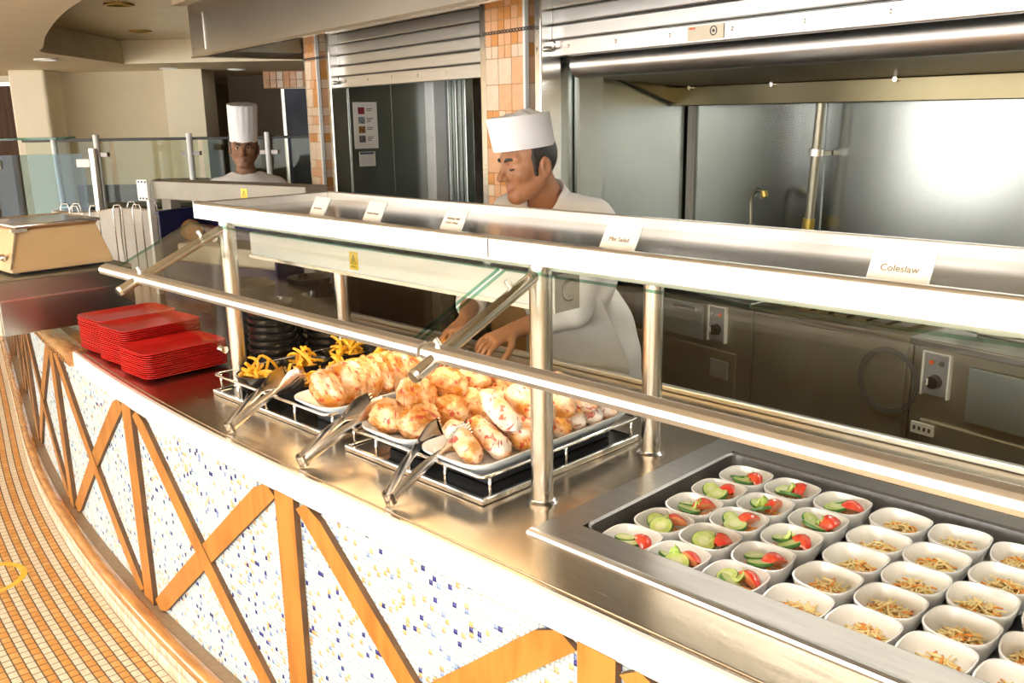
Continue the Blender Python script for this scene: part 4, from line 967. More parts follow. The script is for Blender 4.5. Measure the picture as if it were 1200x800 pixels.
obj('cabinet', MB().box(-0.6, 0.9, -0.20, 0.30, 0.0, 1.08), 'black_matt', dk); obj('top', MB().box(-0.65, 0.95, -0.22, 0.32, 1.08, 1.11), 'steel_dark', dk, bevel=0.005)

# ------------------------------------------------------------------ red plates: three stacks
pm_ = MB()
PW, PD = 0.222, 0.315
ring_loft(pm_, [(PW*0.62, PD*0.70, 0.05, 0.0), (PW*0.66, PD*0.73, 0.05, 0.0), (PW*0.985, PD*0.99, 0.036, 0.0125), (PW, PD, 0.036, 0.0140), (PW, PD, 0.036, 0.0158), (PW*0.985, PD*0.988, 0.035, 0.0165), (PW*0.965, PD*0.975, 0.034, 0.0160), (PW*0.72, PD*0.78, 0.055, 0.0065), (PW*0.60, PD*0.68, 0.05, 0.005)], n=6)
plate_me = mesh('red_plate', pm_, 'red_plastic', smooth=True); sharp(plate_me, 50)
for sx, sy, n, rz, nm in ((-3.075, 1.402, 12, 2, 'nearest the fries rack'), (-3.315, 1.428, 17, 3, 'in the middle'), (-3.548, 1.445, 17, 1.5, 'beside the steel box')):
    for i in range(n):
        k = n-1-i
        o = inst('red_plate', plate_me, None, (sx+random.uniform(-.002, .002), sy+random.uniform(-.002, .002), 0.9005+0.0076*i), (0, 0, R_(rz+random.uniform(-.8, .8))))
        tag(o, 'red plate, %s of the stack %s' % ('top' if k == 0 else 'bottom' if i == 0 else ORD[k]+' from the top', nm), 'plate', 'red plates in stacks')

# black bowls: stacks behind the posts
def round_bowl(r, h_, mat, name, th=0.004):
    m_ = MB(); m_.lathe([(0.0005, 0.0), (r*0.52, 0.0), (r*0.60, 0.004), (r*0.86, h_*0.5), (r*0.985, h_-0.006), (r, h_), (r-th, h_), (r*0.86-th, h_*0.52), (r*0.56, 0.008), (0.0005, 0.007)], 28)
    me = mesh(name, m_, mat, smooth=True); sharp(me, 60); return me
bowl_me = round_bowl(0.088, 0.058, 'black_plastic', 'black_bowl')
for bx, by, n, nm in ((-2.835, 1.66, 8, 'behind the front left post'), (-2.80, 1.87, 8, 'by the rear post'), (-3.06, 1.72, 9, 'behind the red plates'), (-3.03, 1.95, 9, 'at the back left'), (-3.29, 1.83, 8, 'furthest left')):
    for i in range(n):
        k = n-1-i
        o = inst('black_bowl', bowl_me, None, (bx+random.uniform(-.002, .002), by+random.uniform(-.002, .002), 0.9005+0.026*i))
        tag(o, 'glossy black bowl, %s of the stack %s' % ('top' if k == 0 else 'bottom' if i == 0 else ORD[k]+' from the top', nm), 'bowl', 'black bowls in stacks')

# ------------------------------------------------------------------ display racks
def rack(name, label, x0, x1, y0, y1):
    t = thing(name, label, 'rack', ((x0+x1)/2, (y0+y1)/2, 0.90), 0, 'black display racks with wire galleries')
    w, d = (x1-x0)/2, (y1-y0)/2
    obj('base_tray', MB().box(-w+0.008, w-0.008, -d+0.008, d-0.008, 0.003, 0.012), 'black_plastic', t)
    obj('base_frame', MB().box(-w, w, -d, -d+0.013, 0.001, 0.017).box(-w, w, d-0.013, d, 0.001, 0.017).box(-w, -w+0.013, -d+0.013, d-0.013, 0.001, 0.017).box(w-0.013, w, -d+0.013, d-0.013, 0.001, 0.017), 'steel_bright', t, bevel=0.003)
    g = obj('gallery_rail', MB().tube([(x+0.004, y, 0.068) for x, y in rrect(2*w-0.008, 2*d-0.008, 0.02, 4)], 0.0045, 10, closed=True), 'chrome', t, smooth=True)
    for px, py in [(-w+0.006, -d+0.03), (-w+0.006, d-0.03), (w-0.006, -d+0.03), (w-0.006, d-0.03), (0, -d+0.006), (0, d-0.006), (-w*0.5, -d+0.006), (w*0.5, -d+0.006), (w*0.5, d-0.006), (-w*0.5, d-0.006), (w-0.006, 0), (-w+0.006, 0)]:
        obj('gallery_post', MB().cyl((px, py, 0.014), (px, py, 0.066), 0.004, n=8), 'chrome', g, smooth=True)
    return t
rack('display_rack', 'black display rack with wire gallery holding fries and burgers by the red plates', -2.692, -2.058, 1.342, 1.925)
rack('display_rack', 'black display rack with wire gallery holding buns and rolls beside the posts', -1.945, -1.412, 1.325, 1.915)
def riser(x0, x1, y0, y1, lab):
    tag(obj('riser_block', MB().box(x0, x1, y0, y1, 0.9125, 0.945), 'black_matt', bevel=0.006), lab, 'riser', 'black riser blocks under the platters')
riser(-2.20, -2.08, 1.41, 1.87, 'black riser block under the leftmost white platter')
riser(-1.85, -1.72, 1.40, 1.86, 'black riser block under the middle white platter')
riser(-1.62, -1.47, 1.40, 1.86, 'black riser block under the rightmost white platter')
def platter(x, y, w, d, label):
    m_ = MB(); ring_loft(m_, [(w*0.66, d*0.80, 0.05, 0.0), (w*0.72, d*0.84, 0.055, 0.002), (w, d, 0.06, 0.040), (w, d, 0.06, 0.045), (w*0.95, d*0.98, 0.056, 0.045), (w*0.74, d*0.85, 0.05, 0.011), (w*0.68, d*0.8, 0.05, 0.009)], n=6)
    o = obj('white_platter', m_, 'melamine', smooth=True, angle=55, loc=(x, y, 0.9455)); tag(o, label, 'platter', 'white platters on the display racks')
    ln = MB(); ring_loft(ln, [(w*0.70, d*0.83, 0.05, 0.0), (w*0.86, d*0.92, 0.055, 0.022), (w*0.855, d*0.915, 0.055, 0.0228), (w*0.69, d*0.82, 0.05, 0.001)], n=6)
    tag(obj('paper_liner', ln, 'paper', smooth=True, loc=(x, y, 0.9570)), label.replace('white platter', 'paper liner in the white platter'), 'paper', 'paper liners in the platters')
platter(-2.135, 1.632, 0.215, 0.585, 'long white platter of wrapped burgers in the left rack')
platter(-1.782, 1.612, 0.230, 0.580, 'long white platter of wrapped buns, left one in the right rack')
platter(-1.535, 1.612, 0.235, 0.585, 'long white platter of paper wrapped rolls beside the steel post')

# wrapped food
bur = []
for k in range(4):
    m_ = lump(0.060, (0.98, 0.62, 0.98), 11+k, amp=0.16, freq=13, n=40, m=28, crease=0.20); bur.append(mesh('wrapped_burger', m_, 'wrap_burger', smooth=True))
ys = np.linspace(1.405, 1.875, 11)
for i, y in enumerate(ys):
    o = inst('wrapped_burger', bur[i % 4], None, (-2.135+random.uniform(-.012, .012), y, 1.018 + random.uniform(-.003, .004)), (R_(18+random.uniform(-6, 6)), R_(random.uniform(-40, 40)), R_(random.uniform(-14, 14))))
    tag(o, 'paper wrapped burger standing on edge, %s from the front of the left platter' % ORD[i], 'burger', 'wrapped burgers on the left platter')
bun = []
for k in range(4):
    m_ = lump(0.050, (1.05, 1.0, 0.86), 31+k, amp=0.16, freq=13, n=40, m=28, crease=0.22); bun.append(mesh('wrapped_bun', m_, 'wrap_bun', smooth=True))
pos = [(-1.825, 1.395, 1.0), (-1.745, 1.42, 1.0), (-1.83, 1.485, 1.002), (-1.74, 1.515, 1.0), (-1.825, 1.575, 1.0), (-1.742, 1.605, 1.0), (-1.825, 1.668, 1.0), (-1.742, 1.695, 1.0), (-1.822, 1.76, 1.0), (-1.742, 1.785, 1.0), (-1.79, 1.85, 1.0),
       (-1.79, 1.455, 1.052), (-1.785, 1.56, 1.055), (-1.782, 1.655, 1.052)]
for i, p in enumerate(pos):
    o = inst('wrapped_bun', bun[i % 4], None, (p[0], p[1], p[2]+0.008), (R_(random.uniform(-25, 25)), R_(random.uniform(-25, 25)), R_(random.uniform(0, 360))))
    if i < 11: lab = 'round paper wrapped bun in the bottom layer, %s counting from the front of its platter' % ORD[i]
    else: lab = 'round paper wrapped bun lying on top of the others, %s from the front' % ORD[i-11]
    tag(o, lab, 'burger', 'wrapped buns on the middle platter')
def roll_mesh(seed, L=0.185, r=0.030):
    m_ = MB(); n, k = 28, 34; rings = []
    off = Vector((seed*5.1, seed*2.7, 0))
    for i in range(k+1):
        t = i/k; x = (t-0.5)*L
        env = min(1, (t/0.10))**0.5 if t < 0.10 else (min(1, ((1-t)/0.16))**0.6 if t > 0.84 else 1)
        env = max(env, 0.16)
        rg = []
        for j in range(n):
            a = 2*PI*j/n; d = Vector((t*2.4, math.cos(a), math.sin(a)))
            rr = r*env*(1+0.13*mnoise.noise(d*1.3+off)+0.10*abs(mnoise.noise(d*4+off)) + 0.03*math.sin(3*a+t*18))
            rg.append((x, rr*1.1*math.cos(a), rr*0.92*math.sin(a)))
        rings.append(rg)
    m_.loft(rings); return mesh('wrapped_roll', m_, 'wrap_roll', smooth=True)
rolls = [roll_mesh(k+1) for k in range(4)]
rp = [(-1.560, 1.405, 0.998, 24, 7), (-1.535, 1.470, 0.998, 20, 7), (-1.530, 1.540, 1.0, 12, 6), (-1.535, 1.605, 1.0, 8, 6), (-1.53, 1.668, 1.0, 6, 6), (-1.535, 1.730, 1.0, 4, 6), (-1.53, 1.792, 1.0, 5, 6), (-1.53, 1.852, 1.0, 2, 6),
      (-1.555, 1.528, 1.046, 20, 12), (-1.53, 1.612, 1.050, 10, 10), (-1.53, 1.690, 1.050, 7, 12), (-1.52, 1.765, 1.048, 4, 10)]
for i, (x, y, z, rz, ry) in enumerate(rp):
    o = inst('wrapped_roll', rolls[i % 4], None, (x, y, z), (Matrix.Rotation(R_(-rz), 3, 'Z') @ Matrix.Rotation(R_(ry), 3, 'Y') @ Matrix.Rotation(random.uniform(0, 6), 3, 'X')).to_euler())
    if i < 8: lab = 'paper wrapped roll in the bottom row, %s counting from the front of its platter' % ORD[i]
    else: lab = 'paper wrapped roll lying on top of the others, %s from the front' % ORD[i-8]
    tag(o, lab, 'sandwich roll', 'wrapped rolls on the right platter')

# fries in black bowls
fb = round_bowl(0.078, 0.068, 'black_plastic', 'fries_bowl', 0.004)
fries = []
for k in range(5):
    m_ = MB(); L = (0.055, 0.07, 0.082, 0.064, 0.09)[k]; w = 0.0048; bend = (0.004, 0.012, -0.006, 0.02, 0.008)[k]; rings = []
    for i in range(6):
        t = i/5; x = (t-0.5)*L; z = bend*(1-(2*t-1)**2); ww = w*(0.8 if i in (0, 5) else 1)
        rings.append([(x, -ww, z-ww), (x, ww, z-ww), (x, ww, z+ww), (x, -ww, z+ww)])
    m_.loft(rings); m_.xf(Matrix.Scale(0.9, 4)); fries.append(mesh('french_fry', m_, 'fry'))
FB = [(-2.555, 1.44, 'front left'), (-2.375, 1.475, 'front right'), (-2.565, 1.615, 'middle left'), (-2.39, 1.645, 'middle right'), (-2.575, 1.795, 'back left'), (-2.40, 1.825, 'back right')]
for bx, by, nm in FB:
    tag(inst('fries_bowl', fb, None, (bx, by, 0.9125)), 'black bowl of fries at the %s of the left rack' % nm, 'bowl', 'black bowls of fries')
    for i in range(24):
        a = random.uniform(0, 2*PI); rr = 0.045*math.sqrt(random.random())
        lvl = i//8
        up = R_(random.uniform(-14, 14)) if i < 19 else R_(random.choice((-1, 1))*random.uniform(35, 62))
        o = inst('french_fry', fries[i % 5], None, (bx+rr*math.cos(a), by+rr*math.sin(a), 0.970+0.011*lvl+(0.012 if i >= 19 else 0)), (R_(random.uniform(0, 60)), up, R_(random.uniform(0, 360))))
        tag(o, 'golden french fry in the %s black bowl of the rack' % nm, 'french fry', 'fries in the %s bowl' % nm)

# ------------------------------------------------------------------ tongs
def tongs(loc, yaw, pitch, roll, open_, label, tip):
    WS = 1.45
    t = thing('serving_tongs', label, 'tongs', loc, 0, 'steel serving tongs'); t.rotation_euler = (R_(roll), R_(-pitch), R_(yaw))
    L = 0.262
    for sgn in (-1, 1):
        m_ = MB(); rings = []; N = 26
        for i in range(N+1):
            u = i/N; x = 0.012+u*L
            y = sgn*(0.013 + open_*u*(1 if u < 0.82 else 1) - (0.012*max(0, (u-0.62)/0.38)**1.5))
            w = 0.0095 + 0.0015*math.sin(u*PI*2.2) if u < 0.66 else 0.0085*1.2 + (0.0185 if tip == 'wide' else 0.0165)*math.sin(min(1, (u-0.66)/0.26)*PI/2)*(1 if u < 0.95 else 0.93)
            w *= WS if u < 0.66 else 1.2
            th = 0.0022 + 0.003*(1-u)*(1 if u < 0.6 else 0.3); cup = 0.004*(1-abs(u-0.4)) if u < 0.6 else 0.006*(u-0.6)/0.4
            z = 0.012*math.sin(u*PI)
            rings.append([(x, y-sgn*cup, z-w), (x, y+sgn*th, z-w*0.6), (x, y+sgn*(th+cup*0.5), z), (x, y+sgn*th, z+w*0.6), (x, y-sgn*cup, z+w), (x, y-sgn*(cup-0.0012), z+w*0.95), (x, y, z), (x, y-sgn*(cup-0.0012), z-w*0.95)])
        m_.loft(rings); arm = obj('arm', m_, 'tong_steel', t, smooth=True, angle=60)
        xe = 0.012+L; ye = sgn*(0.013+open_-0.012)
        tn = MB()
        for q in range(5):
            zc = (q-2)*0.0095; tn.box(xe-0.002, xe+0.012, ye-0.0015, ye+0.0015, zc-0.003, zc+0.003)
        obj('teeth', tn, 'tong_steel', arm)
        for q in (-0.009, 0.0, 0.009): obj('slot', MB().box(xe-0.048, xe-0.012, ye+sgn*0.0035-0.0026, ye+sgn*0.0035+0.0026, q-0.0014, q+0.0014), 'ink_dark', arm)
    sp_ = MB(); rings = []
    for i in range(15):
        a = PI/2 + PI*i/14; cx, cy_ = 0.016+0.019*math.cos(a)*1.0, 0.0165*math.sin(a)
        ix, iy = 0.016+0.016*math.cos(a), 0.0140*math.sin(a)
        rings.append([(cx, cy_, -0.0150), (cx, cy_, 0.0150), (ix, iy, 0.0150), (ix, iy, -0.0150)])
    sp_.loft(rings); obj('spring_bend', sp_, 'tong_steel', t, smooth=True, angle=50)
tongs((-2.302, 1.178, 0.918), 100, 19.5, -4, 0.036, 'steel tongs leaning on the rack of fries, leftmost of the three', 'wide')
tongs((-1.925, 1.172, 0.918), 90, 19.5, -4, 0.036, 'steel tongs leaning between the two racks, middle of the three', 'wide')
tongs((-1.572, 1.176, 0.918), 101, 19.5, -3, 0.046, 'steel tongs spread open on the right rack beside the rolls', 'round')

# ------------------------------------------------------------------ salad and coleslaw bowls
def squircle(a, n, p=2.9):
    return [(a*math.copysign(abs(math.cos(t))**(2/p), math.cos(t)), a*math.copysign(abs(math.sin(t))**(2/p), math.sin(t))) for t in np.linspace(0, 2*PI, n+1)[:-1]]
m_ = MB(); N = 32; lv = [(0.026, 0.0, 2.2), (0.030, 0.0, 2.2), (0.043, 0.020, 2.5), (0.0535, 0.045, 2.8), (0.0585, 0.070, 3.0), (0.0587, 0.0722, 3.0), (0.0555, 0.0722, 3.0), (0.0545, 0.068, 3.0), (0.049, 0.043, 2.7), (0.037, 0.016, 2.4), (0.024, 0.006, 2.2)]
rings = [[(x, y, z + (0.0015*(x*x-y*y)/0.0034 if z > 0.06 else 0)) for x, y in squircle(a, N, p)] for a, z, p in lv]
vs = [p for r in rings for p in r]; fs = [(i*N+j, i*N+(j+1) % N, (i+1)*N+(j+1) % N, (i+1)*N+j) for i in range(len(rings)-1) for j in range(N)] + [tuple(range(N-1, -1, -1)), tuple(range((len(rings)-1)*N, len(rings)*N))]
m_.add(vs, fs); sbowl = mesh('salad_bowl', m_, 'ceramic', smooth=True); sharp(sbowl, 70)
def cuke():
    m_ = MB(); n = 22; prof = [(0.0005, 0.0028), (0.0095, 0.0030), (0.0200, 0.0030)]
    for k, (lst, mi_) in enumerate((([(0.0004, 0.003), (0.0095, 0.0032)], 2), ([(0.0095, 0.0032), (0.0195, 0.003)], 0), ([(0.0195, 0.003), (0.0210, 0.002), (0.0210, -0.002), (0.0195, -0.003)], 1), ([(0.0195, -0.003), (0.0004, -0.003)], 0))):
        m_.mi = mi_; m_.lathe(lst, n)
    me = mesh('cucumber_slice', m_, ['cuke_flesh', 'cuke_skin', 'cuke_seed'], smooth=True, fix=False); sharp(me, 45); return me
cuke_me = cuke()
def wedge():
    m_ = MB(); rings = []; n = 9
    for i in range(9):
        t = i/8; L = (t-0.5)*0.044; r = 0.021*math.sin(PI*(0.06+0.88*t))**0.7
        rings.append([(L, 0, 0)]+[(L, r*math.cos(a), r*math.sin(a)) for a in np.linspace(R_(50), R_(130), n)])
    k = n+1
    vs = [p for r in rings for p in r]; fs = []; mi_ = []
    for i in range(8):
        for j in range(k): fs.append((i*k+j, i*k+(j+1) % k, (i+1)*k+(j+1) % k, (i+1)*k+j)); mi_.append(1 if j in (0, k-1) else 0)
    m_.add(vs, fs); m_.m = mi_
    return mesh('tomato_wedge', m_, ['tomato', 'tomato_in'], smooth=False)
wedge_me = wedge()
def leaf(seed):
    m_ = MB(); vs = []; fs = []; nx, ny = 9, 7; off = Vector((seed*3.3, 0, 0))
    for layer in (0, 1):
        for i in range(nx):
            for j in range(ny):
                u = i/(nx-1); v = j/(ny-1)-0.5; wdt = 0.034*math.sin(PI*(0.12+0.8*u))
                x = (u-0.2)*0.045; y = v*wdt; z = 0.010*mnoise.noise(Vector((x*45, y*60, 0))+off)*(1+abs(v)*2) + 0.012*u*u + 0.006*math.sin(v*14+seed)
                vs.append((x, y, z+layer*0.0011))
    N_ = nx*ny
    for i in range(nx-1):
        for j in range(ny-1):
            a = i*ny+j; fs += [(a, a+1, a+ny+1, a+ny), (N_+a, N_+a+ny, N_+a+ny+1, N_+a+1)]
    for i in range(nx-1): fs += [(i*ny, (i+1)*ny, N_+(i+1)*ny, N_+i*ny), (i*ny+ny-1, N_+i*ny+ny-1, N_+(i+1)*ny+ny-1, (i+1)*ny+ny-1)]
    for j in range(ny-1): fs += [(j, N_+j, N_+j+1, j+1), ((nx-1)*ny+j, (nx-1)*ny+j+1, N_+(nx-1)*ny+j+1, N_+(nx-1)*ny+j)]
    m_.add(vs, fs); return mesh('lettuce_leaf', m_, 'lettuce', smooth=True)
leaves = [leaf(k+1) for k in range(3)]
def shreds(nm, n, mats, wts, rad, zlo, zhi, cx, L0, L1, w, seed):
    rn = random.Random(seed); m_ = MB()
    for i in range(n):
        a = rn.uniform(0, 2*PI); r = rad*math.sqrt(rn.random()); x, y = cx[0]+r*math.cos(a), cx[1]+r*math.sin(a)
        z = zlo+(zhi-zlo)*rn.random()*(1-(r/rad)**2*0.7); L = rn.uniform(L0, L1); b = rn.uniform(0, 2*PI); cur = rn.uniform(-0.9, 0.9); til = rn.uniform(-0.35, 0.35)
        pts = []
        for k in range(4):
            t = k/3-0.5; pts.append((x+L*t*math.cos(b+cur*t), y+L*t*math.sin(b+cur*t), z+L*t*til+0.004*(1-4*t*t)*rn.random()))
        m_.mi = rn.choices(range(len(mats)), wts)[0]; m_.tube(pts, w*rn.uniform(0.7, 1.2), 4)
    return mesh(nm, m_, mats, smooth=True, fix=False)
carrots = [shreds('shredded_carrot', 75, ['carrot', 'red_cabbage', 'lettuce'], [0.8, 0.12, 0.08], 0.042, 0.034, 0.058, (0, 0), 0.014, 0.032, 0.0012, k) for k in range(3)]
slaws = [shreds('coleslaw', 170, ['cabbage', 'carrot'], [0.80, 0.20], 0.035, 0.034, 0.062, (0.002, -0.003), 0.016, 0.034, 0.0021, 20+k) for k in range(3)]
GX = [-1.07, -0.950, -0.825, -0.690, -0.569, -0.449, -0.325]; GY = [1.890, 1.772, 1.660, 1.546, 1.432]
CN = ['first', 'second', 'third', 'fourth', 'fifth', 'sixth', 'seventh']; RN = ['back row', 'second row from the back', 'middle row', 'second row from the front', 'front row']
for c, gx in enumerate(GX):
    for r, gy in enumerate(GY):
        x, y = gx+random.uniform(-.003, .003), gy+random.uniform(-.003, .003); ZB = ZW+0.0008; salad = c < 3
        where = '%s, %s column from the left' % (RN[r], CN[c])
        b = inst('salad_bowl', sbowl, None, (x, y, ZB), (0, 0, R_(random.uniform(-8, 8))))
        tag(b, 'white bowl of %s, %s' % ('mixed salad' if salad else 'coleslaw', where), 'bowl', 'white bowls in the salad well')
        if not salad:
            o = inst('coleslaw', slaws[(c+r) % 3], None, (x, y, ZB), (0, 0, random.uniform(0, 6.28)))
            tag(o, 'heap of coleslaw in the bowl, %s' % where, 'coleslaw', 'servings of coleslaw', 'stuff'); continue
        o = inst('shredded_carrot', carrots[(c*2+r) % 3], None, (x, y, ZB), (0, 0, random.uniform(0, 6.28)))
        tag(o, 'shredded carrot in the salad bowl, %s' % where, 'carrot', 'shredded carrot in the salads', 'stuff')
        cam_a = R_(-135) + random.uniform(-0.5, 0.5)
        ux, uy = math.cos(cam_a), math.sin(cam_a)
        o = inst('cucumber_slice', cuke_me, None, (x+ux*0.014-uy*0.012, y+uy*0.014+ux*0.012, ZB+0.064), (R_(random.uniform(8, 30)), R_(random.uniform(-28, 6)), random.uniform(0, 6)), (1.25,)*3)
        tag(o, 'larger cucumber slice in the bowl, %s' % where, 'cucumber slice', 'cucumber slices')
        o = inst('cucumber_slice', cuke_me, None, (x+ux*0.008+uy*0.020, y+uy*0.008-ux*0.020, ZB+0.0615), (R_(random.uniform(5, 30)), R_(random.uniform(-30, 10)), random.uniform(0, 6)), (1.05,)*3)
        tag(o, 'smaller cucumber slice in the bowl, %s' % where, 'cucumber slice', 'cucumber slices')
        a2 = random.uniform(R_(-10), R_(60))
        o = inst('tomato_wedge', wedge_me, None, (x+0.022*math.cos(a2), y+0.022*math.sin(a2), ZB+0.056), (R_(random.uniform(-30, 30)), R_(random.uniform(-20, 20)), random.uniform(0, 6)), (1.3,)*3)
        tag(o, 'red tomato wedge in the bowl, %s' % where, 'tomato', 'tomato wedges')
        if (c*5+r) % 3 != 1:
            a3 = random.uniform(R_(90), R_(180))
            o = inst('lettuce_leaf', leaves[(c+r) % 3], None, (x+0.016*math.cos(a3), y+0.016*math.sin(a3), ZB+0.052), (0, R_(random.uniform(-42, -12)), a3+PI+random.uniform(-.6, .6)))
            tag(o, 'green lettuce leaf in the bowl, %s' % where, 'lettuce', 'lettuce leaves')
# yellow floor mark
m_ = MB(); n = 40
vs = [(r*math.cos(2*PI*i/n), r*math.sin(2*PI*i/n), z) for z in (0.0006, 0.0016) for r in (0.125, 0.150) for i in range(n)]
fs = []
for i in range(n):
    j = (i+1) % n; fs += [(2*n+i, 2*n+j, 3*n+j, 3*n+i), (i, n+i, n+j, j), (n+i, 3*n+i, 3*n+j, n+j), (i, j, 2*n+j, 2*n+i)]
m_.add(vs, fs); tag(obj('floor_ring', m_, 'yellow_paint', loc=(-3.83, 0.875, 0)), 'yellow ring marked on the striped tile floor at the left edge', 'floor marking')

# ------------------------------------------------------------------ people: smooth implicit surfaces meshed into one continuous body
def ell(P, c, r):
    q = P-np.array(c); r = np.array(r); k0 = np.sqrt(((q/r)**2).sum(-1)); k1 = np.sqrt(((q/(r*r))**2).sum(-1))+1e-9
    return k0*(k0-1)/k1
def capd(P, a, b, ra, rb=None):
    rb = ra if rb is None else rb; a = np.array(a, float); b = np.array(b, float); ba = b-a; pa = P-a
    t = np.clip((pa@ba)/max(1e-9, ba@ba), 0, 1); return np.sqrt(((pa-t[:, None]*ba)**2).sum(-1))-(ra+(rb-ra)*t)
def smin(a, b, k):
    h = np.clip(0.5+0.5*(b-a)/k, 0, 1); return b*(1-h)+a*h-k*h*(1-h)
def smax(a, b, k): return -smin(-a, -b, k)
def sdf_mesh(fn, lo, hi, h, nb=6):
    lo = np.array(lo, float); n = np.ceil((np.array(hi)-lo)/(h*nb)).astype(int)
    B = np.stack(np.meshgrid(*[np.arange(k) for k in n], indexing='ij'), -1).reshape(-1, 3)
    d = fn(lo+(B+0.5)*h*nb); B = B[np.abs(d) < h*nb*0.87+0.022]
    g = np.arange(nb+1); G = np.stack(np.meshgrid(g, g, g, indexing='ij'), -1).reshape(-1, 3)
    idx = B[:, None, :]*nb+G[None]
    F = fn((lo+idx*h).reshape(-1, 3)).reshape(len(B), nb+1, nb+1, nb+1)
    N = n*nb+2
    corners = [(i, j, k) for i in (0, 1) for j in (0, 1) for k in (0, 1)]
    C8 = np.stack([F[:, i:nb+i, j:nb+j, k:nb+k] for i, j, k in corners], -1).reshape(-1, 8)
    gc = np.arange(nb); GC = np.stack(np.meshgrid(gc, gc, gc, indexing='ij'), -1).reshape(-1, 3)
    cell = (B[:, None, :]*nb+GC[None]).reshape(-1, 3)
    s = C8 < 0; m = s.any(1) & ~s.all(1); C8 = C8[m]; cell = cell[m]; s = s[m]
    cid = (cell[:, 0]*N[1]+cell[:, 1])*N[2]+cell[:, 2]
    o = np.argsort(cid); cid = cid[o]; cell = cell[o]; C8 = C8[o]; s = s[o]
    acc = np.zeros((len(cid), 3)); cnt = np.zeros(len(cid)); ca = np.array(corners, float)
    for a in range(8):
        for b in range(a+1, 8):
            if abs(ca[a]-ca[b]).sum() == 1:
                x = s[:, a] != s[:, b]; t = C8[x, a]/(C8[x, a]-C8[x, b])
                acc[x] += ca[a]+t[:, None]*(ca[b]-ca[a]); cnt[x] += 1
    V = lo+(cell+acc/cnt[:, None])*h
    faces = []
    strd = (N[1]*N[2], N[2], 1)
    for ax in range(3):
        b = [4, 2, 1][ax]; u, v = strd[(ax+1) % 3], strd[(ax+2) % 3]
        x = np.where(s[:, 0] != s[:, b])[0]
        ids = np.stack([cid[x], cid[x]-u, cid[x]-u-v, cid[x]-v], 1); pos = np.searchsorted(cid, ids); pos = np.minimum(pos, len(cid)-1)
        ok = (cid[pos] == ids).all(1); q = pos[ok]; fl = s[x[ok], 0]
        q[~fl] = q[~fl][:, ::-1]; faces.append(q)
    return V, np.concatenate(faces)
def person_part(name, fn, lo, hi, h, mats, parent, assign=None):
    V, Fq = sdf_mesh(fn, lo, hi, h); mi = np.zeros(len(Fq), int)
    if assign is not None: mi = assign(V[Fq].mean(1))
    o = fast_mesh(name, V, Fq, mi, mats, parent, smooth=True)
    return o
def rotm(yaw, pitch, roll=0):
    return np.array((Matrix.Rotation(yaw, 3, 'Z') @ Matrix.Rotation(pitch, 3, 'X') @ Matrix.Rotation(roll, 3, 'Y')))
def head_sdf(P, closed):
    A = np.abs(P[:, 0]); Q = P.copy(); Q[:, 0] = A
    d = ell(P, (0, 0.002, 0.036), (0.076, 0.090, 0.090))
    d = smin(d, ell(P, (0, -0.026, -0.026), (0.0605, 0.064, 0.080)), 0.03)
    d = smin(d, capd(Q, (0.052, 0.004, -0.045), (0.018, -0.058, -0.092), 0.021, 0.017), 0.028)
    d = smin(d, ell(P, (0, -0.064, -0.094), (0.026, 0.022, 0.021)), 0.018)
    d = smin(d, ell(Q, (0.044, -0.058, -0.018), (0.021, 0.022, 0.018)), 0.022)
    d = smin(d, capd(Q, (0.046, -0.070, 0.029), (0.012, -0.085, 0.025), 0.010, 0.009), 0.016)
    d = smax(d, -ell(Q, (0.031, -0.096, 0.007), (0.0175, 0.0145, 0.0105)), 0.012)
    d = smin(d, ell(Q, (0.031, -0.0705, 0.007), (0.0150, 0.0145, 0.0125)), 0.004)
    d = smin(d, capd(P, (0, -0.084, 0.018), (0, -0.110, -0.026), 0.0085, 0.0125), 0.012)
    d = smin(d, ell(Q, (0.0125, -0.094, -0.030), (0.0085, 0.012, 0.0085)), 0.006)
    d = smin(d, capd(Q, (0.0, -0.0885, -0.0560), (0.021, -0.0790, -0.0590), 0.0052, 0.0030), 0.007)
    d = smin(d, capd(Q, (0.0, -0.0870, -0.0670), (0.018, -0.0790, -0.0640), 0.0060, 0.0030), 0.007)
    ear = smax(ell(Q, (0.080, 0.014, -0.006), (0.0105, 0.0195, 0.0325)), -ell(Q, (0.092, 0.010, -0.002), (0.0085, 0.0115, 0.020)), 0.004)
    d = smin(d, ear, 0.007)
    return d
def hand_chain(w, a, c, thumb):
    """capsules of a hand: wrist w, pointing along a, back of the hand towards c, thumb side sign"""
    a = np.array(a, float); a /= np.linalg.norm(a); c = np.array(c, float); c -= a*(c@a); c /= np.linalg.norm(c); b = np.cross(c, a)*thumb
    w = np.array(w, float); caps = []
    for off in (-0.026, -0.009, 0.009, 0.026): caps.append((w+a*0.012+b*off*0.6, w+a*0.082+b*off, 0.0165, 0.0120, 0.014))
    for off, L, sp in ((-0.032, 0.060, -0.10), (-0.011, 0.076, -0.03), (0.011, 0.082, 0.04), (0.032, 0.074, 0.12)):
        p = w+a*0.086+b*off; ang = 0.30
        for k, fr in enumerate((0.45, 0.32, 0.23)):
            d = a*math.cos(ang)-c*math.sin(ang)+b*sp; q = p+d*L*fr; caps.append((p, q, 0.0096-0.0008*k, 0.0090-0.0010*k, 0.004)); p = q; ang += 0.48
    p = w+a*0.030+b*0.030
    for L, ang, r in ((0.038, 0.85, 0.0125), (0.032, 0.45, 0.0105), (0.026, 0.25, 0.0092)):
        d = a*math.cos(ang)+b*math.sin(ang)-c*0.45; d /= np.linalg.norm(d); q = p+d*L; caps.append((p, q, r, r*0.93, 0.007)); p = q
    return caps
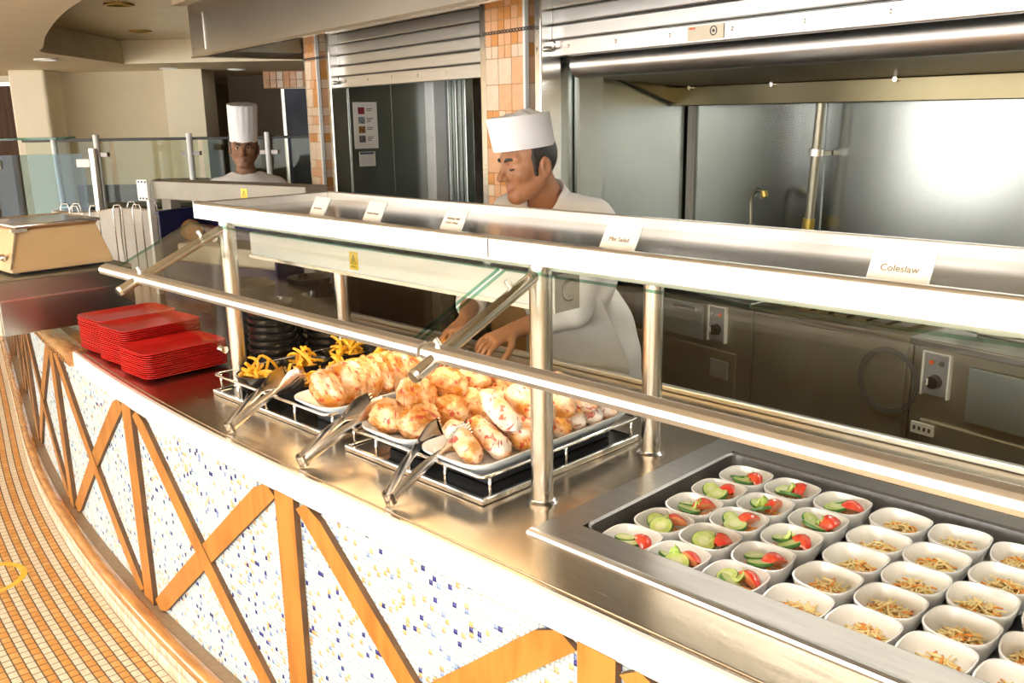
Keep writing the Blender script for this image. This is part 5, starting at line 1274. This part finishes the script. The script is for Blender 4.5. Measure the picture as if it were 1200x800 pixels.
def make_chef(name, label, loc, rotz, J, hc, HR, h, skin, lip, closed, hat):
    t = thing(name, label, 'person', loc, rotz)
    HRi = HR  # local -> person rotation; p_local = (P-hc) @ HR
    hands = hand_chain(J['wl'], J['hl'], J['cl'], J.get('tl', 1)) + hand_chain(J['wr'], J['hr'], J['cr'], J.get('tr', -1))
    def body(P):
        d = np.full(len(P), 9.0); near = ((P-hc)**2).sum(-1) < 0.30**2
        if near.any(): d[near] = head_sdf((P[near]-hc)@HR, closed)
        nk = np.array(J['neck']); hb_ = hc+HR@np.array((0, 0.03, -0.06))
        d = smin(d, capd(P, hb_, nk, 0.050, 0.062), 0.02)
        ch = np.array(J['chest']); pv = np.array(J['pelvis'])
        tor = smin(ell(P, ch, (0.165, 0.105, 0.20)), ell(P, pv, (0.15, 0.10, 0.13)), 0.10)
        d = smin(d, tor, 0.06)
        for sd in 'lr':
            s_, e_, w_ = J['s'+sd], J['e'+sd], J['w'+sd]
            d = smin(d, capd(P, s_, e_, 0.052, 0.042), 0.04); fm = np.array(e_)*0.7+np.array(w_)*0.3
            d = smin(d, capd(P, e_, fm, 0.040, 0.042), 0.01); d = smin(d, capd(P, fm, w_, 0.042, 0.0265), 0.012)
        for w_, hs_ in ((J['wl'], hands[:19]), (J['wr'], hands[19:])):
            near = ((P-np.array(w_))**2).sum(-1) < 0.30**2
            if near.any():
                Pn = P[near]; dn = d[near]
                for a_, b_, ra, rb, k in hs_: dn = smin(dn, capd(Pn, a_, b_, ra, rb), k)
                d[near] = dn
        for sx in (-1, 1):
            d = smin(d, capd(P, (sx*0.09+pv[0], pv[1], 0.90), (sx*0.10+pv[0], pv[1]-0.01, 0.50), 0.075, 0.05), 0.03); d = smin(d, capd(P, (sx*0.10+pv[0], pv[1]-0.01, 0.50), (sx*0.10+pv[0], pv[1]+0.02, 0.09), 0.05, 0.036), 0.01)
            d = smin(d, capd(P, (sx*0.10+pv[0], pv[1]+0.03, 0.045), (sx*0.11+pv[0], pv[1]-0.13, 0.035), 0.04, 0.03), 0.02)
        return d
    def assign(Cn):
        L = (Cn-hc)@HR
        return (((L[:, 0]/0.0235)**2+((L[:, 2]+0.0615)/0.0100)**2 < 1) & (L[:, 1] < -0.079)).astype(int)
    lo = [-0.62, -0.85, -0.0]; hi = [0.62, 0.35, 1.85]
    person_part('body', body, lo, hi, h, [skin, lip], t, assign)
    # jacket
    def jacket(P):
        ch = np.array(J['chest']); pv = np.array(J['pelvis']); nk = np.array(J['neck'])
        d = smin(ell(P, ch, (0.20, 0.135, 0.235)), ell(P, pv+np.array((0, 0, -0.13)), (0.19, 0.140, 0.36)), 0.12)
        d = smin(d, capd(P, J['sl'], J['sr'], 0.070), 0.07)
        d = smin(d, capd(P, np.array(J['sl'])*0.45+nk*0.55, np.array(J['sr'])*0.45+nk*0.55, 0.055), 0.05)
        for sd in 'lr':
            s_, e_, w_ = [np.array(J[k+sd], float) for k in 'sew']; ce = e_+(w_-e_)*J['cuff']
            d = smin(d, capd(P, s_, e_, 0.070, 0.058), 0.05)
            slv = capd(P, e_, ce+(w_-e_)*0.15, 0.058, 0.047); ax = (w_-e_)/np.linalg.norm(w_-e_)
            slv = smax(slv, (P-ce)@ax, 0.006); d = smin(d, slv, 0.02)
        d = d + 0.0035*np.sin(P[:, 2]*38+P[:, 0]*23+2.2*np.sin(P[:, 1]*17))*np.sin(P[:, 0]*19-P[:, 2]*11+P[:, 1]*14)
        top = capd(P, nk+np.array((0, 0.0, -0.03)), hc+HR@np.array((0, 0.03, -0.02)), 0.062, 0.066)
        d = smax(d, -top, 0.01)
        return np.maximum(d, 0.72-P[:, 2])
    person_part('jacket', jacket, lo, hi, h*1.35, ['cloth_white'], t)
    def legs(P):
        pv = np.array(J['pelvis']); d = ell(P, (pv[0], pv[1], 0.90), (0.175, 0.125, 0.16))
        for sx in (-1, 1): d = smin(d, capd(P, (sx*0.09+pv[0], pv[1], 0.86), (sx*0.10+pv[0], pv[1], 0.12), 0.092, 0.068), 0.04)
        return smax(np.maximum(d, P[:, 2]-0.83), 0.085-P[:, 2], 0.01)
    person_part('trousers', legs, [-0.5, -0.4, 0.0], [0.5, 0.4, 1.1], 0.014, ['trousers'], t)
    pv = J['pelvis']
    for sx in (-1, 1):
        def shoe(P): return np.maximum(smin(capd(P, (sx*0.10+pv[0], pv[1]+0.035, 0.045), (sx*0.112+pv[0], pv[1]-0.16, 0.036), 0.047, 0.040), capd(P, (sx*0.10+pv[0], pv[1]+0.02, 0.06), (sx*0.10+pv[0], pv[1]+0.02, 0.10), 0.045), 0.02), 0.001-P[:, 2])
        person_part('shoe', shoe, [-0.4, -0.5, -0.02], [0.4, 0.3, 0.2], 0.008, ['shoe'], t)
    # collar
    nk = np.array(J['neck']); cdir = (hc+HR@np.array((0, 0.03, -0.06)))-nk; cdir = cdir/np.linalg.norm(cdir)
    zc = Vector(cdir); xc = Vector((1, 0, 0)); xc = (xc-zc*xc.dot(zc)).normalized(); yc = zc.cross(xc); cm = MB(); rings = []
    for i in range(31):
        a = R_(-90+22) + R_(360-44)*i/30; fr = abs(math.sin(a-R_(90)/1)); front = max(0, -math.sin(a))
        rings.append([tuple(Vector(nk)+(xc*math.cos(a)*rx+yc*math.sin(a)*ry)+zc*z_) for rx, ry, z_ in ((0.066, 0.068, 0.045-0.045*front), (0.070, 0.072, 0.048-0.05*front), (0.082, 0.085, -0.002-0.035*front), (0.079, 0.081, -0.006-0.035*front))])
    cm.loft(rings); obj('collar', cm, 'cloth_white', t, smooth=True)
    # head dressings, built in the head frame
    HM = Matrix.Translation(Vector(hc)) @ Matrix([[*HR[i], 0] for i in range(3)] + [[0, 0, 0, 1]])
    def hair(P):
        L = (P-hc)@HR; A = np.abs(L[:, 0]); Q = L.copy(); Q[:, 0] = A
        d = ell(L, (0, 0.005, 0.036), (0.0795, 0.0925, 0.0930)); d = smax(d, -(L[:, 1]+0.028-0.25*np.maximum(0, 0.03-L[:, 2])), 0.006); d = smax(d, -(L[:, 2]+0.030+0.40*(L[:, 1]-0.02)), 0.006)
        d = smin(d, capd(Q, (0.0725, -0.022, 0.030), (0.0705, -0.018, -0.026), 0.0085, 0.0065), 0.006)
        return smax(d, -ell(Q, (0.086, 0.012, -0.006), (0.012, 0.021, 0.030)), 0.003)
    person_part('hair', hair, np.array(hc)-0.16, np.array(hc)+0.16, h*0.9, ['hair'], t)
    for sx in (-1, 1):
        obj('eyebrow', MB().tube([(sx*0.013, -0.0945, 0.0245), (sx*0.025, -0.0945, 0.0295), (sx*0.038, -0.0865, 0.0305), (sx*0.050, -0.0735, 0.0255)], [0.0040, 0.0054, 0.0046, 0.0022], 8).xf(HM), 'hair', t, smooth=True)
        if closed:
            obj('eyelash', MB().tube([(sx*0.0185, -0.0800, 0.001), (sx*0.026, -0.0858, -0.0025), (sx*0.034, -0.0856, -0.0030), (sx*0.0435, -0.0780, -0.0005)], [0.0018, 0.0032, 0.0034, 0.0022], 6).xf(HM), 'hair', t, smooth=True)
        else:
            ey = MB(); ey.mi = 0
            ring = [[(sx*0.031+0.0118*math.sin(th)*math.cos(ph), -0.0745-0.0122*math.cos(th), 0.0065+0.0068*math.sin(th)*math.sin(ph)) for ph in np.linspace(0, 2*PI, 19)[:-1]] for th in np.linspace(0.02, 1.5, 9)]
            ey.loft(ring, cap=False); eo = obj('eye', ey.xf(HM), 'eye_white', t, smooth=True)
            ir = MB().cyl((sx*0.031, -0.0840, 0.0072), (sx*0.031, -0.0872, 0.0072), 0.0056, 0.0048, n=16); obj('iris', ir.xf(HM), 'eye_dark', eo, smooth=True)
            obj('eyelash', MB().tube([(sx*0.0185, -0.0805, 0.0085), (sx*0.026, -0.0872, 0.0132), (sx*0.035, -0.0868, 0.0132), (sx*0.0440, -0.0780, 0.0080)], [0.001, 0.0018, 0.0018, 0.001], 6).xf(HM), 'hair', t, smooth=True)
    return t, HM
# chef at the counter, leaning over and looking down at the food
J1 = dict(pelvis=(0.02, 0.02, 0.95), chest=(0.03, -0.155, 1.25), neck=(0.055, -0.270, 1.478), sl=(0.205, -0.225, 1.420), sr=(-0.125, -0.25, 1.420),
          el=(0.165, -0.275, 1.135), wl=(0.075, -0.455, 1.088), hl=(-0.035, -0.13, -0.035), cl=(0.15, -0.2, 1.0), er=(-0.34, -0.24, 1.15), wr=(-0.155, -0.46, 1.085), hr=(0.06, -0.13, -0.03), cr=(-0.1, -0.2, 1.0), cuff=0.62)
HR1 = rotm(R_(-17), R_(6), R_(-2)); hc1 = np.array((0.048, -0.350, 1.606))
c1, HM1 = make_chef('person', 'man in white jacket and low white hat leaning over the food, looking down', (-2.10, 2.52, 0), 0, J1, hc1, HR1, 0.0042, 'skin_light', 'lip', True, 'low')
m_ = MB(); n = 40; rings = []
for rx, ry, z in ((0.0845, 0.1030, 0.056), (0.0855, 0.1040, 0.058), (0.0865, 0.1055, 0.158), (0.0855, 0.1045, 0.1595), (0.0840, 0.1030, 0.158), (0.0820, 0.1010, 0.090)):
    rings.append([(rx*math.cos(2*PI*j/n), -0.012+ry*math.sin(2*PI*j/n)-0.10*(z-0.056), z) for j in range(n)])
m_.loft(rings, cap=False); hat1 = obj('low_hat', m_.xf(HM1), 'hat_white', c1, smooth=True, angle=50)
cr = MB(); vs = []; fs = []
for i in range(9):
    for j in range(n):
        r_ = i/8; a = 2*PI*j/n; vs.append((0.083*r_*math.cos(a), -0.021+0.101*r_*math.sin(a), 0.146+0.030*(1-r_**2)*0.8+0.016*mnoise.noise(Vector((r_*math.cos(a)*3, r_*math.sin(a)*3, 4.2)))+0.006*math.sin(a*5+r_*6)*r_))
for i in range(8):
    for j in range(n): fs.append((i*n+j, i*n+(j+1) % n, (i+1)*n+(j+1) % n, (i+1)*n+j))
cr.add(vs, fs); obj('hat_crown', cr.xf(HM1), 'cloth_white', hat1, smooth=True)
# apron tied over the jacket
ap = MB(); rings = []
for k in range(13):
    u = k/12; z = 1.17-0.62*u; yc_ = -0.135+0.155*u - (0.0 if u > 0.3 else 0); w = 0.19+0.02*u
    row = []
    for j in range(13):
        a = -1+2*j/12; row.append((0.03+w*a, 0.0 - 0.150*math.sqrt(max(0, 1-(a*0.96)**2)) - 0.16*max(0, 1-u/0.44)**1.2 + 0.004*math.sin(a*9+u*7), z))
    rings.append(row)
vs = [p for r in rings for p in r] + [(p[0], p[1]-0.003, p[2]) for r in rings for p in r]; N = 169; fs = []
for k in range(12):
    for j in range(12): a = k*13+j; fs += [(a, a+1, a+14, a+13), (N+a, N+a+13, N+a+14, N+a+1)]
ap.add(vs, fs); obj('apron', ap, 'cloth_white', c1, smooth=True)
# far chef, upright, in the tall hat
J2 = dict(pelvis=(0, 0.0, 0.95), chest=(0, 0.01, 1.225), neck=(0, 0.03, 1.398), sl=(0.165, 0.03, 1.338), sr=(-0.165, 0.03, 1.338),
          el=(0.235, 0.04, 1.12), wl=(0.235, -0.06, 0.90), hl=(-0.01, -0.06, -0.12), cl=(1.0, 0, 0), tl=-1, er=(-0.235, 0.04, 1.12), wr=(-0.235, -0.06, 0.90), hr=(0.01, -0.06, -0.12), cr=(-1.0, 0, 0), tr=1, cuff=0.92)
HR2 = rotm(R_(-4), R_(2), R_(2)); hc2 = np.array((0.0, -0.015, 1.588))
c2, HM2 = make_chef('person', 'man in white jacket and tall white chef hat standing behind the far gantry', (-5.06, 2.87, 0), R_(60), J2, hc2, HR2, 0.0055, 'skin_dark', 'lip_dark', False, 'tall')
m_ = MB(); n = 64; rings = []
for sc_, z, pl in ((1.0, 0.046, 0), (1.0, 0.05, 0), (1.0, 0.098, 0), (1.01, 0.10, 0.010), (1.03, 0.18, 0.012), (1.06, 0.245, 0.014), (1.04, 0.256, 0.014), (0.5, 0.250, 0.004), (0.05, 0.246, 0)):
    rings.append([((0.0815*sc_*(1+pl*(1 if j % 4 < 2 else -1)))*math.cos(2*PI*j/n), 0.012+(0.1030*sc_*(1+pl*(1 if j % 4 < 2 else -1)))*math.sin(2*PI*j/n), z+0.010*math.sin(2*PI*j/n)) for j in range(n)])
m_.loft(rings, cap=True); obj('tall_hat', m_.xf(HM2), 'hat_white', c2, smooth=True, angle=40)
